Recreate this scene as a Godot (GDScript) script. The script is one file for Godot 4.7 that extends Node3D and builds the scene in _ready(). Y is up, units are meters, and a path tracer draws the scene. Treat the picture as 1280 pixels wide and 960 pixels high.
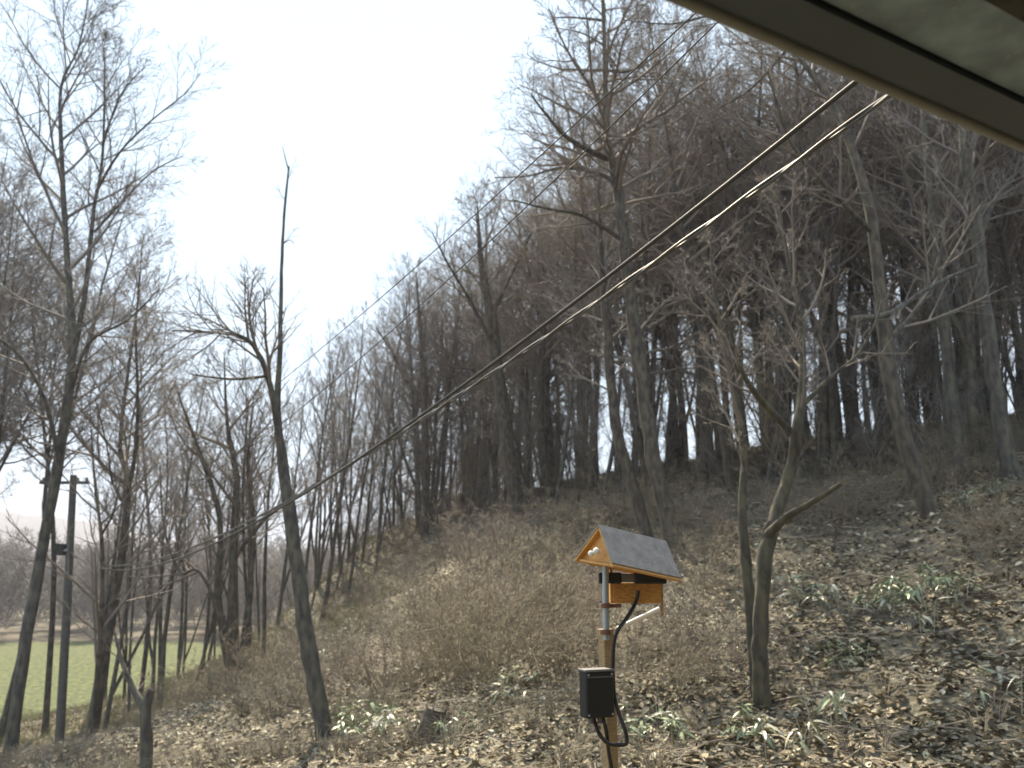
extends Node3D

# ---------------------------------------------------------------- camera numbers
const F := 1100.0                 # focal length in pixels of a 1280 x 960 picture
const HORIZON := 715.0
var pitch := atan((HORIZON - 480.0) / F)
const EYE := 2.1                  # eye above the ground at the house
var rng := RandomNumberGenerator.new()
var M := {}
var used := {}

# a pixel and a forward distance -> a point (the distance comes from the ground or thing it touches)
func at(px: float, py: float, d: float) -> Vector3:
	var x := (px - 640.0) / F
	var y := (480.0 - py) / F
	var fw := cos(pitch) - y * sin(pitch)
	return Vector3(x * d / fw, EYE + (y * cos(pitch) + sin(pitch)) * d / fw, -d)

# ---------------------------------------------------------------- mesh building
class Geo:
	var v := PackedVector3Array()
	var n := PackedVector3Array()
	var i := PackedInt32Array()
	func tube(pts: PackedVector3Array, rad: PackedFloat32Array, sides: int, cap := false) -> void:
		var m := pts.size()
		var dir := (pts[1] - pts[0]).normalized()
		var a := dir.cross(Vector3.UP if absf(dir.y) < 0.9 else Vector3.RIGHT).normalized()
		var base := v.size()
		for k in m:
			var d: Vector3
			if k == 0: d = dir
			elif k == m - 1: d = (pts[k] - pts[k - 1]).normalized()
			else: d = (pts[k + 1] - pts[k - 1]).normalized()
			a = (a - d * a.dot(d)).normalized()
			var b := d.cross(a)
			for s in sides:
				var t := TAU * s / sides
				var o := a * cos(t) + b * sin(t)
				v.append(pts[k] + o * rad[k])
				n.append(o)
		for k in m - 1:
			for s in sides:
				var p := base + k * sides + s
				var q := base + k * sides + (s + 1) % sides
				i.append_array([p, p + sides, q, q, p + sides, q + sides])
		if cap:
			for e in [0, m - 1]:
				var c := v.size()
				var dd := (pts[1] - pts[0]).normalized() * -1.0 if e == 0 else (pts[m - 1] - pts[m - 2]).normalized()
				v.append(pts[e]); n.append(dd)
				for s in sides:
					v.append(v[base + e * sides + s]); n.append(dd)
				for s in sides:
					if e == 0: i.append_array([c, c + 1 + s, c + 1 + (s + 1) % sides])
					else: i.append_array([c, c + 1 + (s + 1) % sides, c + 1 + s])
	func spike(p: Vector3, tip: Vector3, r: float) -> void:      # the last, finest twig: a three-sided pyramid
		var d := (tip - p).normalized()
		var a := d.cross(Vector3.UP if absf(d.y) < 0.9 else Vector3.RIGHT).normalized()
		var b := d.cross(a)
		var base := v.size()
		for s in 3:
			var o := a * cos(TAU * s / 3.0) + b * sin(TAU * s / 3.0)
			v.append(p + o * r); n.append(o)
		v.append(tip); n.append(d)
		i.append_array([base, base + 3, base + 1, base + 1, base + 3, base + 2, base + 2, base + 3, base])
	func quad(a: Vector3, b: Vector3, c: Vector3, d: Vector3) -> void:
		var nn := (b - a).cross(c - a).normalized()
		var base := v.size()
		for p in [a, b, c, d]:
			v.append(p); n.append(nn)
		i.append_array([base, base + 2, base + 1, base, base + 3, base + 2])
	func tri(a: Vector3, b: Vector3, c: Vector3) -> void:
		var nn := (b - a).cross(c - a).normalized()
		var base := v.size()
		for p in [a, b, c]:
			v.append(p); n.append(nn)
		i.append_array([base, base + 2, base + 1])
	# a box of half sizes h about c, turned by basis q, its long edges chamfered by e
	func box(c: Vector3, h: Vector3, q := Basis(), e := 0.0) -> void:
		if e <= 0.0:
			e = minf(h.x, minf(h.y, h.z)) * 0.12
		var pts := []
		for sx in [-1, 1]:
			for sy in [-1, 1]:
				for sz in [-1, 1]:
					var s := Vector3(sx, sy, sz)
					for ax in 3:
						var p := s * (h - Vector3(e, e, e))
						p[ax] = s[ax] * h[ax]
						pts.append(p)
		# corner k, axis ax -> pts[k*3+ax]
		var id := func(sx, sy, sz, ax): return ((sx * 2 + sy) * 2 + sz) * 3 + ax
		var put := func(ids):
			var w := []
			for k in ids: w.append(c + q * pts[k])
			var nn: Vector3 = (w[1] - w[0]).cross(w[2] - w[0]).normalized()
			var mid := Vector3.ZERO
			for k in ids: mid += q * pts[k]
			if nn.dot(mid) < 0.0:
				w.reverse()
			if w.size() == 4: quad(w[0], w[1], w[2], w[3])
			else: tri(w[0], w[1], w[2])
		for s in 2:
			put.call([id.call(s, 0, 0, 0), id.call(s, 1, 0, 0), id.call(s, 1, 1, 0), id.call(s, 0, 1, 0)])
			put.call([id.call(0, s, 0, 1), id.call(1, s, 0, 1), id.call(1, s, 1, 1), id.call(0, s, 1, 1)])
			put.call([id.call(0, 0, s, 2), id.call(1, 0, s, 2), id.call(1, 1, s, 2), id.call(0, 1, s, 2)])
			for t in 2:
				put.call([id.call(s, t, 0, 0), id.call(s, t, 1, 0), id.call(s, t, 1, 1), id.call(s, t, 0, 1)])
				put.call([id.call(s, 0, t, 0), id.call(s, 1, t, 0), id.call(s, 1, t, 2), id.call(s, 0, t, 2)])
				put.call([id.call(0, s, t, 1), id.call(1, s, t, 1), id.call(1, s, t, 2), id.call(0, s, t, 2)])
				for u in 2:
					put.call([id.call(s, t, u, 0), id.call(s, t, u, 1), id.call(s, t, u, 2)])
	func prism(poly: PackedVector2Array, o: Vector3, ax: Vector3, ay: Vector3, az: Vector3) -> void:   # poly in (ax, ay), swept by az
		var m := poly.size()
		var area := 0.0
		for k in m: area += poly[k].cross(poly[(k + 1) % m])
		if area * ax.cross(ay).dot(az) < 0.0: poly.reverse()
		var ids := Geometry2D.triangulate_polygon(poly)
		for e in 2:
			var base := v.size()
			var nn := az.normalized() * (1.0 if e == 1 else -1.0)
			for p in poly:
				v.append(o + ax * p.x + ay * p.y + az * e); n.append(nn)
			for k in ids.size() / 3:
				var t := [base + ids[k * 3], base + ids[k * 3 + 1], base + ids[k * 3 + 2]]
				if (v[t[1]] - v[t[0]]).cross(v[t[2]] - v[t[0]]).dot(nn) > 0.0: t.reverse()
				i.append_array(t)
		for k in m:
			var a: Vector3 = o + ax * poly[k].x + ay * poly[k].y
			var b: Vector3 = o + ax * poly[(k + 1) % m].x + ay * poly[(k + 1) % m].y
			quad(a, b, b + az, a + az)
	func ball(c: Vector3, r: Vector3, seg := 12, jag := 0.0, sd := 0) -> void:
		var base := v.size()
		var rg := RandomNumberGenerator.new()
		rg.seed = sd
		for a in seg / 2 + 1:
			var th := PI * a / (seg / 2)
			for b in seg:
				var ph := TAU * b / seg
				var d := Vector3(sin(th) * cos(ph), cos(th), sin(th) * sin(ph))
				var k := 1.0 + (rg.randf_range(-jag, jag) if a > 0 and a < seg / 2 else 0.0)
				v.append(c + d * r * k); n.append((d / r).normalized())
		for a in seg / 2:
			for b in seg:
				var p := base + a * seg + b
				var q := base + a * seg + (b + 1) % seg
				i.append_array([p, p + seg, q, q, p + seg, q + seg])
	func mesh() -> ArrayMesh:
		var arr := []
		arr.resize(Mesh.ARRAY_MAX)
		arr[Mesh.ARRAY_VERTEX] = v
		arr[Mesh.ARRAY_NORMAL] = n
		arr[Mesh.ARRAY_INDEX] = i
		var am := ArrayMesh.new()
		am.add_surface_from_arrays(Mesh.PRIMITIVE_TRIANGLES, arr)
		return am

func numbered(called: String) -> String:
	if not used.has(called):
		used[called] = 0
		return called
	used[called] += 1
	return "%s_%03d" % [called, used[called]]

func tag(o: Node, label: String, category: String, group := "", kind := "") -> Node:
	if label: o.set_meta("label", label)
	if category: o.set_meta("category", category)
	if group: o.set_meta("group", group)
	if kind: o.set_meta("kind", kind)
	return o

func thing(called: String, where: Vector3, label: String, category: String, group := "") -> Node3D:
	var o := Node3D.new()
	o.name = numbered(called)
	add_child(o, true)
	o.position = where
	tag(o, label, category, group)
	return o

func part(called: String, g, mat: Material, parent: Node3D, where := Vector3.ZERO) -> MeshInstance3D:
	var o := MeshInstance3D.new()
	o.mesh = g.mesh() if g is Geo else g
	o.material_override = mat
	o.name = numbered(called) if parent == self else called
	o.position = where
	parent.add_child(o, true)
	return o

func stuff(called: String, mesh: Mesh, mat: Material, xf: Array, cols: Array, label: String, category: String) -> void:
	var mm := MultiMesh.new()
	mm.transform_format = MultiMesh.TRANSFORM_3D
	mm.use_colors = cols.size() > 0
	mm.mesh = mesh
	mm.instance_count = xf.size()
	for k in xf.size():
		mm.set_instance_transform(k, xf[k])
		if cols.size() > 0: mm.set_instance_color(k, cols[k])
	var o := MultiMeshInstance3D.new()
	o.multimesh = mm
	o.material_override = mat
	o.name = numbered(called)
	add_child(o, true)
	tag(o, label, category, "", "stuff")

# ---------------------------------------------------------------- materials
func lin(r: float, g: float, b: float) -> Color:
	return Color(r, g, b).linear_to_srgb()

func noise_tex(size: int, freq: float, sd: int, ramp: Array, octaves := 5, stretch := 1.0, warp := 0.0) -> ImageTexture:
	var fn := FastNoiseLite.new()
	fn.seed = sd
	fn.frequency = freq
	fn.fractal_octaves = octaves
	fn.noise_type = FastNoiseLite.TYPE_SIMPLEX_SMOOTH
	if warp > 0.0:
		fn.domain_warp_enabled = true
		fn.domain_warp_amplitude = warp
		fn.domain_warp_frequency = freq
	var src := fn.get_seamless_image(size, size)
	if stretch != 1.0:
		src = fn.get_seamless_image(size, int(size / stretch))
		src.resize(size, size, Image.INTERPOLATE_CUBIC)
	var gr := Gradient.new()
	gr.offsets = PackedFloat32Array(ramp.map(func(e): return e[0]))
	gr.colors = PackedColorArray(ramp.map(func(e): return e[1]))
	var lut := []
	for k in 256: lut.append(gr.sample(k / 255.0))
	var im := Image.create(size, size, false, Image.FORMAT_RGB8)
	for y in size:
		for x in size:
			im.set_pixel(x, y, lut[int(src.get_pixel(x, y).r * 255.0)])
	return ImageTexture.create_from_image(im)

func normal_tex(size: int, freq: float, sd: int, strength: float, stretch := 1.0) -> ImageTexture:
	var fn := FastNoiseLite.new()
	fn.seed = sd
	fn.frequency = freq
	fn.fractal_octaves = 5
	var src := fn.get_seamless_image(size, int(size / stretch))
	src.resize(size, size, Image.INTERPOLATE_CUBIC)
	src.convert(Image.FORMAT_RGB8)
	src.bump_map_to_normal_map(strength)
	return ImageTexture.create_from_image(src)

# grey-green board with pale flecks of dirt and web
func speck_tex() -> ImageTexture:
	var fn := FastNoiseLite.new()
	fn.seed = 51
	fn.frequency = 0.012
	var src := fn.get_seamless_image(512, 512)
	var im := Image.create(512, 512, false, Image.FORMAT_RGB8)
	for y in 512:
		for x in 512:
			var t := 0.85 + 0.3 * (src.get_pixel(x, y).r - 0.5) * 2.0
			im.set_pixel(x, y, lin(0.215 * t, 0.29 * t, 0.345 * t))
	var rg := RandomNumberGenerator.new()
	rg.seed = 5
	for k in 70:
		var c := Vector2(rg.randf() * 512, rg.randf() * 512)
		var a := rg.randf() * TAU
		var l := rg.randf_range(1.0, 9.0)
		for e in int(l * 3):
			var p := c + Vector2.from_angle(a) * e / 3.0 + Vector2(rg.randf_range(-1, 1), rg.randf_range(-1, 1))
			im.set_pixel(posmod(int(p.x), 512), posmod(int(p.y), 512), lin(0.34, 0.33, 0.28))
	return ImageTexture.create_from_image(im)

func plain(c: Color, rough := 0.8, metal := 0.0) -> StandardMaterial3D:
	var m := StandardMaterial3D.new()
	m.albedo_color = c
	m.roughness = rough
	m.metallic = metal
	return m

func textured(tex: Texture2D, tint: Color, scale: Vector3, rough := 0.9, nrm: Texture2D = null, world := false) -> StandardMaterial3D:
	var m := plain(tint, rough)
	m.albedo_texture = tex
	m.uv1_triplanar = true
	m.uv1_world_triplanar = world
	m.uv1_scale = scale
	if nrm:
		m.normal_enabled = true
		m.normal_texture = nrm
		m.normal_scale = 1.0
	return m

func make_materials() -> void:
	var g := func(a): return Color(a, a, a)
	var bark := noise_tex(512, 0.014, 3, [[0.0, g.call(0.35)], [0.35, g.call(0.62)], [0.55, g.call(0.8)], [0.68, Color(0.9, 0.92, 0.84)], [1.0, Color(1, 1, 0.93)]], 6, 2.6)
	var barkn := normal_tex(512, 0.03, 8, 5.0, 2.6)
	var sc := Vector3(0.9, 0.9, 0.9)
	M.bark_grey = textured(bark, lin(0.128, 0.117, 0.102), sc, 0.9, barkn)
	M.bark_brown = textured(bark, lin(0.128, 0.108, 0.086), sc, 0.9, barkn)
	M.bark_moss = textured(bark, lin(0.108, 0.094, 0.064), sc, 0.95, barkn)
	M.twig_grey = plain(lin(0.165, 0.147, 0.132), 0.8)
	M.twig_brown = plain(lin(0.168, 0.140, 0.114), 0.8)
	M.twig_red = plain(lin(0.185, 0.150, 0.118), 0.8)
	M.twig_tan = plain(lin(0.19, 0.152, 0.10), 0.85)
	M.bramble = plain(lin(0.20, 0.168, 0.110), 0.85)
	M.bramble_grey = plain(lin(0.165, 0.146, 0.112), 0.85)
	var soil := noise_tex(1024, 0.02, 21, [[0.0, lin(0.026, 0.021, 0.013)], [0.34, lin(0.062, 0.051, 0.033)], [0.5, lin(0.105, 0.088, 0.058)], [0.64, lin(0.155, 0.132, 0.088)], [1.0, lin(0.26, 0.225, 0.155)]], 6)
	M.ground = textured(soil, Color(1, 1, 1), Vector3(0.55, 0.55, 0.55), 0.95, normal_tex(512, 0.05, 5, 8.0), true)
	var grass := noise_tex(512, 0.03, 31, [[0.0, lin(0.022, 0.031, 0.003)], [0.42, lin(0.040, 0.057, 0.005)], [0.6, lin(0.064, 0.076, 0.010)], [1.0, lin(0.14, 0.125, 0.04)]], 6)
	M.field = textured(grass, Color(1, 1, 1), Vector3(0.13, 0.13, 0.13), 0.95, normal_tex(256, 0.05, 6, 4.0), true)
	var leaf := StandardMaterial3D.new()
	leaf.vertex_color_use_as_albedo = true
	leaf.roughness = 0.72
	M.leaf = leaf
	var blade := StandardMaterial3D.new()
	blade.vertex_color_use_as_albedo = true
	blade.roughness = 0.8
	M.blade = blade
	M.bamboo_leaf = textured(noise_tex(256, 0.03, 12, [[0.0, lin(0.10, 0.14, 0.06)], [0.5, lin(0.19, 0.235, 0.12)], [1.0, lin(0.42, 0.44, 0.32)]], 4), Color(1, 1, 1), Vector3(4, 4, 4), 0.35)
	M.bamboo_dry = textured(noise_tex(256, 0.03, 13, [[0.0, lin(0.22, 0.20, 0.14)], [0.5, lin(0.40, 0.38, 0.29)], [1.0, lin(0.58, 0.56, 0.46)]], 4), Color(1, 1, 1), Vector3(4, 4, 4), 0.4)
	M.moss_leaf = plain(lin(0.16, 0.21, 0.045), 0.6)
	M.hill = textured(noise_tex(512, 0.02, 41, [[0.0, lin(0.06, 0.055, 0.05)], [0.5, lin(0.12, 0.105, 0.095)], [1.0, lin(0.20, 0.17, 0.15)]], 6), Color(1, 1, 1), Vector3(0.012, 0.012, 0.012), 1.0, null, true)
	# house, cables, feeder
	M.soffit = textured(speck_tex(), Color(1, 1, 1), Vector3(1.6, 1.6, 1.6), 0.6)
	M.gutter = textured(noise_tex(256, 0.01, 52, [[0.0, lin(0.031, 0.046, 0.058)], [1.0, lin(0.045, 0.063, 0.078)]], 5), Color(1, 1, 1), Vector3(1.5, 1.5, 1.5), 0.5)
	M.gutter_lip = textured(noise_tex(256, 0.02, 53, [[0.0, lin(0.17, 0.18, 0.175)], [1.0, lin(0.235, 0.245, 0.235)]], 5), Color(1, 1, 1), Vector3(3, 3, 3), 0.6)
	M.batten = textured(bark, lin(0.05, 0.05, 0.045), Vector3(2, 2, 2), 0.8)
	M.siding = textured(soil, lin(0.75, 0.74, 0.70), Vector3(0.4, 0.4, 0.4), 0.85)
	M.roofing = plain(lin(0.10, 0.11, 0.12), 0.5)
	M.cable = plain(lin(0.03, 0.029, 0.028), 0.6)
	M.wire = plain(lin(0.02, 0.02, 0.02), 0.9)
	M.strand = plain(lin(0.075, 0.074, 0.070), 0.5)
	M.rubber = plain(lin(0.012, 0.012, 0.013), 0.4)
	M.concrete = textured(noise_tex(256, 0.03, 61, [[0.0, lin(0.06, 0.058, 0.052)], [1.0, lin(0.12, 0.115, 0.104)]], 5), Color(1, 1, 1), Vector3(0.7, 0.7, 0.7), 0.9)
	var grain := noise_tex(512, 0.02, 71, [[0.0, g.call(0.55)], [0.4, g.call(0.82)], [0.7, g.call(0.95)], [1.0, g.call(1.0)]], 5, 0.12)
	M.wood_orange = textured(grain, lin(0.74, 0.38, 0.095), Vector3(2.5, 2.5, 2.5), 0.6)
	M.wood_tan = textured(grain, lin(0.46, 0.32, 0.16), Vector3(2.0, 2.0, 2.0), 0.7)
	M.shingle = textured(noise_tex(512, 0.012, 72, [[0.0, lin(0.18, 0.165, 0.145)], [0.35, lin(0.29, 0.265, 0.245)], [0.6, lin(0.35, 0.322, 0.30)], [1.0, lin(0.43, 0.40, 0.375)]], 7), Color(1, 1, 1), Vector3(3, 3, 3), 0.9, normal_tex(256, 0.15, 73, 3.0))
	M.pipe = plain(lin(0.34, 0.38, 0.40), 0.45, 0.4)
	M.black_plastic = plain(lin(0.008, 0.008, 0.008), 0.65)
	M.grey_plastic = plain(lin(0.14, 0.14, 0.14), 0.5)
	M.white_plastic = plain(lin(0.80, 0.79, 0.74), 0.25)
	M.rust = plain(lin(0.16, 0.075, 0.05), 0.8)

# ---------------------------------------------------------------- terrain
var ctl := []          # control points x, d, height
var wgt := []
const GX0 := -46.0
const GX1 := 58.0
const GD0 := -9.0
const GD1 := 72.0
const GS := 0.4
var grid := PackedFloat32Array()
var gw := 0
var gh := 0
var bump := FastNoiseLite.new()
var bump2 := FastNoiseLite.new()

func kern(r2: float) -> float:
	return 0.0 if r2 < 1e-9 else r2 * log(r2)

func solve_terrain() -> void:
	var px := [[640, 960, 9.3], [860, 960, 8.7], [1100, 960, 8.2], [1280, 960, 7.8], [300, 958, 13.0], [0, 958, 18.5], [415, 918, 14.0], [115, 925, 22.0], [75, 932, 27.0],
		[250, 905, 24.0], [400, 806, 23.0], [480, 768, 24.0], [590, 690, 26.0], [650, 655, 29.0], [640, 830, 14.0], [800, 800, 12.8], [955, 878, 10.0], [845, 690, 19.0],
		[960, 740, 14.5], [1140, 655, 15.5], [1280, 760, 11.0], [1280, 600, 16.0], [1180, 860, 9.6], [520, 900, 13.0],
		[470, 694, 44.0], [560, 648, 42.0], [700, 606, 39.0], [850, 578, 35.0], [1000, 556, 31.0], [1150, 545, 27.0], [1300, 540, 23.0], [300, 835, 31.0], [380, 770, 36.0]]
	for p in px:
		var w := at(p[0], p[1], p[2])
		ctl.append(Vector3(w.x, p[2], w.y))
	for w in [[-6, 0, 0.0], [4, 0, 0.0], [0, -9, 0.2], [0, 4, 0.02], [10, 0, 0.8], [-16, 4, -1.3], [-30, 14, -2.6], [14, 6, 2.6], [30, 18, 9.5], [-46, 38, -4.6], [-20, 42, -4.6], [-8, 46, -4.0], [-30, 70, -4.5], [-8, 70, -3.6], [-46, 70, -4.5],
		[4, 62, 1.0], [20, 58, 3.5], [34, 50, 6.0], [50, 40, 9.0], [40, 70, 3.0], [56, 10, 9.5], [20, -8, 2.0]]:
		ctl.append(Vector3(w[0], w[1], w[2]))
	var n := ctl.size()
	var m := n + 3
	var A := []
	for a in m:
		var row := []
		row.resize(m + 1)
		row.fill(0.0)
		A.append(row)
	for a in n:
		for b in n:
			A[a][b] = kern(Vector2(ctl[a].x - ctl[b].x, ctl[a].y - ctl[b].y).length_squared())
		A[a][a] += 4.0
		A[a][n] = 1.0; A[a][n + 1] = ctl[a].x; A[a][n + 2] = ctl[a].y
		A[n][a] = 1.0; A[n + 1][a] = ctl[a].x; A[n + 2][a] = ctl[a].y
		A[a][m] = ctl[a].z
	for c in m:
		var best := c
		for r in range(c, m):
			if absf(A[r][c]) > absf(A[best][c]): best = r
		var tmp = A[c]; A[c] = A[best]; A[best] = tmp
		for r in m:
			if r == c or A[r][c] == 0.0: continue
			var f: float = A[r][c] / A[c][c]
			for k in range(c, m + 1):
				A[r][k] -= f * A[c][k]
	for c in m: wgt.append(A[c][m] / A[c][c])

func tps(x: float, d: float) -> float:
	var n := ctl.size()
	var s: float = wgt[n] + wgt[n + 1] * x + wgt[n + 2] * d
	for k in n:
		var c: Vector3 = ctl[k]
		var r2 := (x - c.x) * (x - c.x) + (d - c.y) * (d - c.y)
		if r2 > 1e-9: s += wgt[k] * r2 * log(r2)
	return s

func build_terrain() -> void:
	solve_terrain()
	bump.seed = 4; bump.frequency = 0.35; bump.fractal_octaves = 3
	bump2.seed = 9; bump2.frequency = 1.6; bump2.fractal_octaves = 2
	gw = int((GX1 - GX0) / GS) + 1
	gh = int((GD1 - GD0) / GS) + 1
	grid.resize(gw * gh)
	for j in gh:
		var d := GD0 + j * GS
		for k in gw:
			var x := GX0 + k * GS
			var rough := smoothstep(2.0, 7.0, absf(d) + absf(x) * 0.3) * (0.35 if x < -6.0 and d > 34.0 else 1.0)
			grid[j * gw + k] = tps(x, d) + rough * (bump.get_noise_2d(x, d) * 0.22 + bump2.get_noise_2d(x, d) * 0.07)
	# one sheet: the fine grid, then rings of coarse cells out to the horizon
	var xs := []
	var ds := []
	for e in [-4000.0, -2000.0, -1000.0, -500.0, -260.0, -140.0, -85.0, -60.0]: xs.append(e)
	for k in gw: xs.append(GX0 + k * GS)
	for e in [72.0, 100.0, 160.0, 280.0, 500.0, 1000.0, 2000.0, 4000.0]: xs.append(e)
	for e in [-2000.0, -800.0, -300.0, -120.0, -50.0, -22.0]: ds.append(e)
	for j in gh: ds.append(GD0 + j * GS)
	for e in [80.0, 95.0, 120.0, 170.0, 260.0, 420.0, 700.0, 1200.0, 2400.0, 4000.0]: ds.append(e)
	var g := Geo.new()
	var w := xs.size()
	for d in ds:
		for x in xs:
			g.v.append(Vector3(x, height(x, d), -d))
	for j in ds.size():
		for k in w:
			var l := g.v[j * w + maxi(k - 1, 0)]
			var r := g.v[j * w + mini(k + 1, w - 1)]
			var u := g.v[maxi(j - 1, 0) * w + k]
			var o := g.v[mini(j + 1, ds.size() - 1) * w + k]
			g.n.append((r - l).cross(o - u).normalized())
	for j in ds.size() - 1:
		for k in w - 1:
			var p := j * w + k
			g.i.append_array([p, p + w, p + 1, p + 1, p + w, p + w + 1])
	tag(part("ground", g, M.ground, self), "", "", "", "structure")

func height(x: float, d: float) -> float:
	var cx := clampf(x, GX0, GX1 - 0.001)
	var cd := clampf(d, GD0, GD1 - 0.001)
	var fx := minf((cx - GX0) / GS, gw - 1.001)
	var fd := minf((cd - GD0) / GS, gh - 1.001)
	var k := int(fx)
	var j := int(fd)
	fx -= k
	fd -= j
	var p := j * gw + k
	var h := lerpf(lerpf(grid[p], grid[p + 1], fx), lerpf(grid[p + gw], grid[p + gw + 1], fx), fd)
	var out := maxf(maxf(GX0 - x, x - GX1), maxf(GD0 - d, d - GD1))
	if out > 0.0:
		h = lerpf(h, -4.6, smoothstep(0.0, 60.0, out))
	return h

func on_ground(x: float, d: float, sink := 0.0) -> Vector3:
	return Vector3(x, height(x, d) - sink, -d)

# ---------------------------------------------------------------- trees
func grow(g: Geo, p: Vector3, dir: Vector3, length: float, r: float, lvl: int, c: Dictionary) -> void:
	if lvl >= c.last:
		g.spike(p, p + (dir + Vector3(0, c.trop, 0)).normalized() * length, maxf(r, c.rmin))
		return
	var segs: int = [7, 6, 4, 2, 2][lvl]
	var pts := PackedVector3Array([p])
	var rad := PackedFloat32Array([r])
	var d := dir
	for s in segs:
		var wig: float = c.wig
		d = (d + Vector3(rng.randf_range(-wig, wig), rng.randf_range(-wig, wig) + c.trop, rng.randf_range(-wig, wig))).normalized()
		p += d * length / segs
		pts.append(p)
		rad.append(maxf(r * lerpf(1.0, 0.22, float(s + 1) / segs), c.rmin))
	g.tube(pts, rad, [7, 5, 4, 3, 3][lvl])
	branch(g, pts, rad, length, lvl, c, c.from if lvl == 0 else 0.22)

func branch(g: Geo, pts: PackedVector3Array, rad: PackedFloat32Array, length: float, lvl: int, c: Dictionary, from: float) -> void:
	var cnt: int = c.n[lvl]
	var az := rng.randf() * TAU
	var m := pts.size() - 1
	for k in cnt:
		var t := lerpf(from, 1.0, (k + rng.randf() * 0.9) / cnt)
		var f := minf(t * m, m - 0.001)
		var q := int(f)
		var pos := pts[q].lerp(pts[q + 1], f - q)
		var rr := lerpf(rad[q], rad[q + 1], f - q)
		var d := (pts[q + 1] - pts[q]).normalized()
		az += 2.4 + rng.randf_range(-0.5, 0.5)
		var a := d.cross(Vector3.UP if absf(d.y) < 0.95 else Vector3.RIGHT).normalized()
		var side := a.rotated(d, az)
		var ang: float = c.ang[lvl] * rng.randf_range(0.75, 1.25)
		var rel := (t - from) / maxf(1.0 - from, 0.01)
		var shape: float
		if lvl == 0: shape = (sin(PI * clampf(rel * 0.72 + 0.22, 0.0, 1.0))) * c.get("spread", 1.0)
		else: shape = 1.0 - 0.5 * rel
		var L: float = length * c.lr[lvl] * shape * rng.randf_range(0.65, 1.25)
		if L < 0.08: L = 0.08
		grow(g, pos, (d * cos(ang) + side * sin(ang)).normalized(), L, minf(rr * 0.7, c.rk * L), lvl + 1, c)

func cfg(over := {}) -> Dictionary:
	var c := {last = 4, n = [20, 7, 6, 3], ang = [0.85, 0.75, 0.7, 0.6], lr = [0.32, 0.5, 0.5, 0.55], wig = 0.13, trop = 0.07, rmin = 0.005, rk = 0.02, from = 0.35}
	c.merge(over, true)
	return c

# a tree whose trunk grows from the origin; returns trunk and crown meshes
func tree_meshes(h: float, r: float, lean: float, fork: float, c: Dictionary) -> Array:
	var tg := Geo.new()
	var cg := Geo.new()
	var segs := 11
	var p := Vector3(0, -0.35, 0)
	var pts := PackedVector3Array([p])
	var rad := PackedFloat32Array([r * 1.5])
	var la := rng.randf() * TAU
	var d := Vector3(cos(la) * lean, 1, sin(la) * lean).normalized()
	for s in segs:
		d = (d + Vector3(rng.randf_range(-0.07, 0.07), 0.05, rng.randf_range(-0.07, 0.07))).normalized()
		p += d * (h + 0.35) / segs * (0.5 if s == 0 else 1.05)
		pts.append(p)
		rad.append(r * lerpf(1.05, 0.1, pow(float(s + 1) / segs, 1.15)))
	tg.tube(pts, rad, 9)
	branch(cg, pts, rad, h, 0, c, c.from)
	if fork > 0.0:
		var q := int(fork * segs)
		var a := rng.randf() * TAU
		var fd := (Vector3(cos(a), 0, sin(a)) * 0.35 + Vector3.UP).normalized()
		var fp := PackedVector3Array([pts[q]])
		var fr := PackedFloat32Array([rad[q] * 0.85])
		var pp := pts[q]
		for s in 8:
			fd = (fd + Vector3(rng.randf_range(-0.1, 0.1), 0.08, rng.randf_range(-0.1, 0.1))).normalized()
			pp += fd * h * (1.0 - fork) * 0.95 / 8
			fp.append(pp)
			fr.append(rad[q] * 0.85 * lerpf(1.0, 0.1, (s + 1) / 8.0))
		tg.tube(fp, fr, 7)
		branch(cg, fp, fr, h * 0.85, 0, c, 0.2)
	return [tg.mesh(), cg.mesh()]

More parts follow.
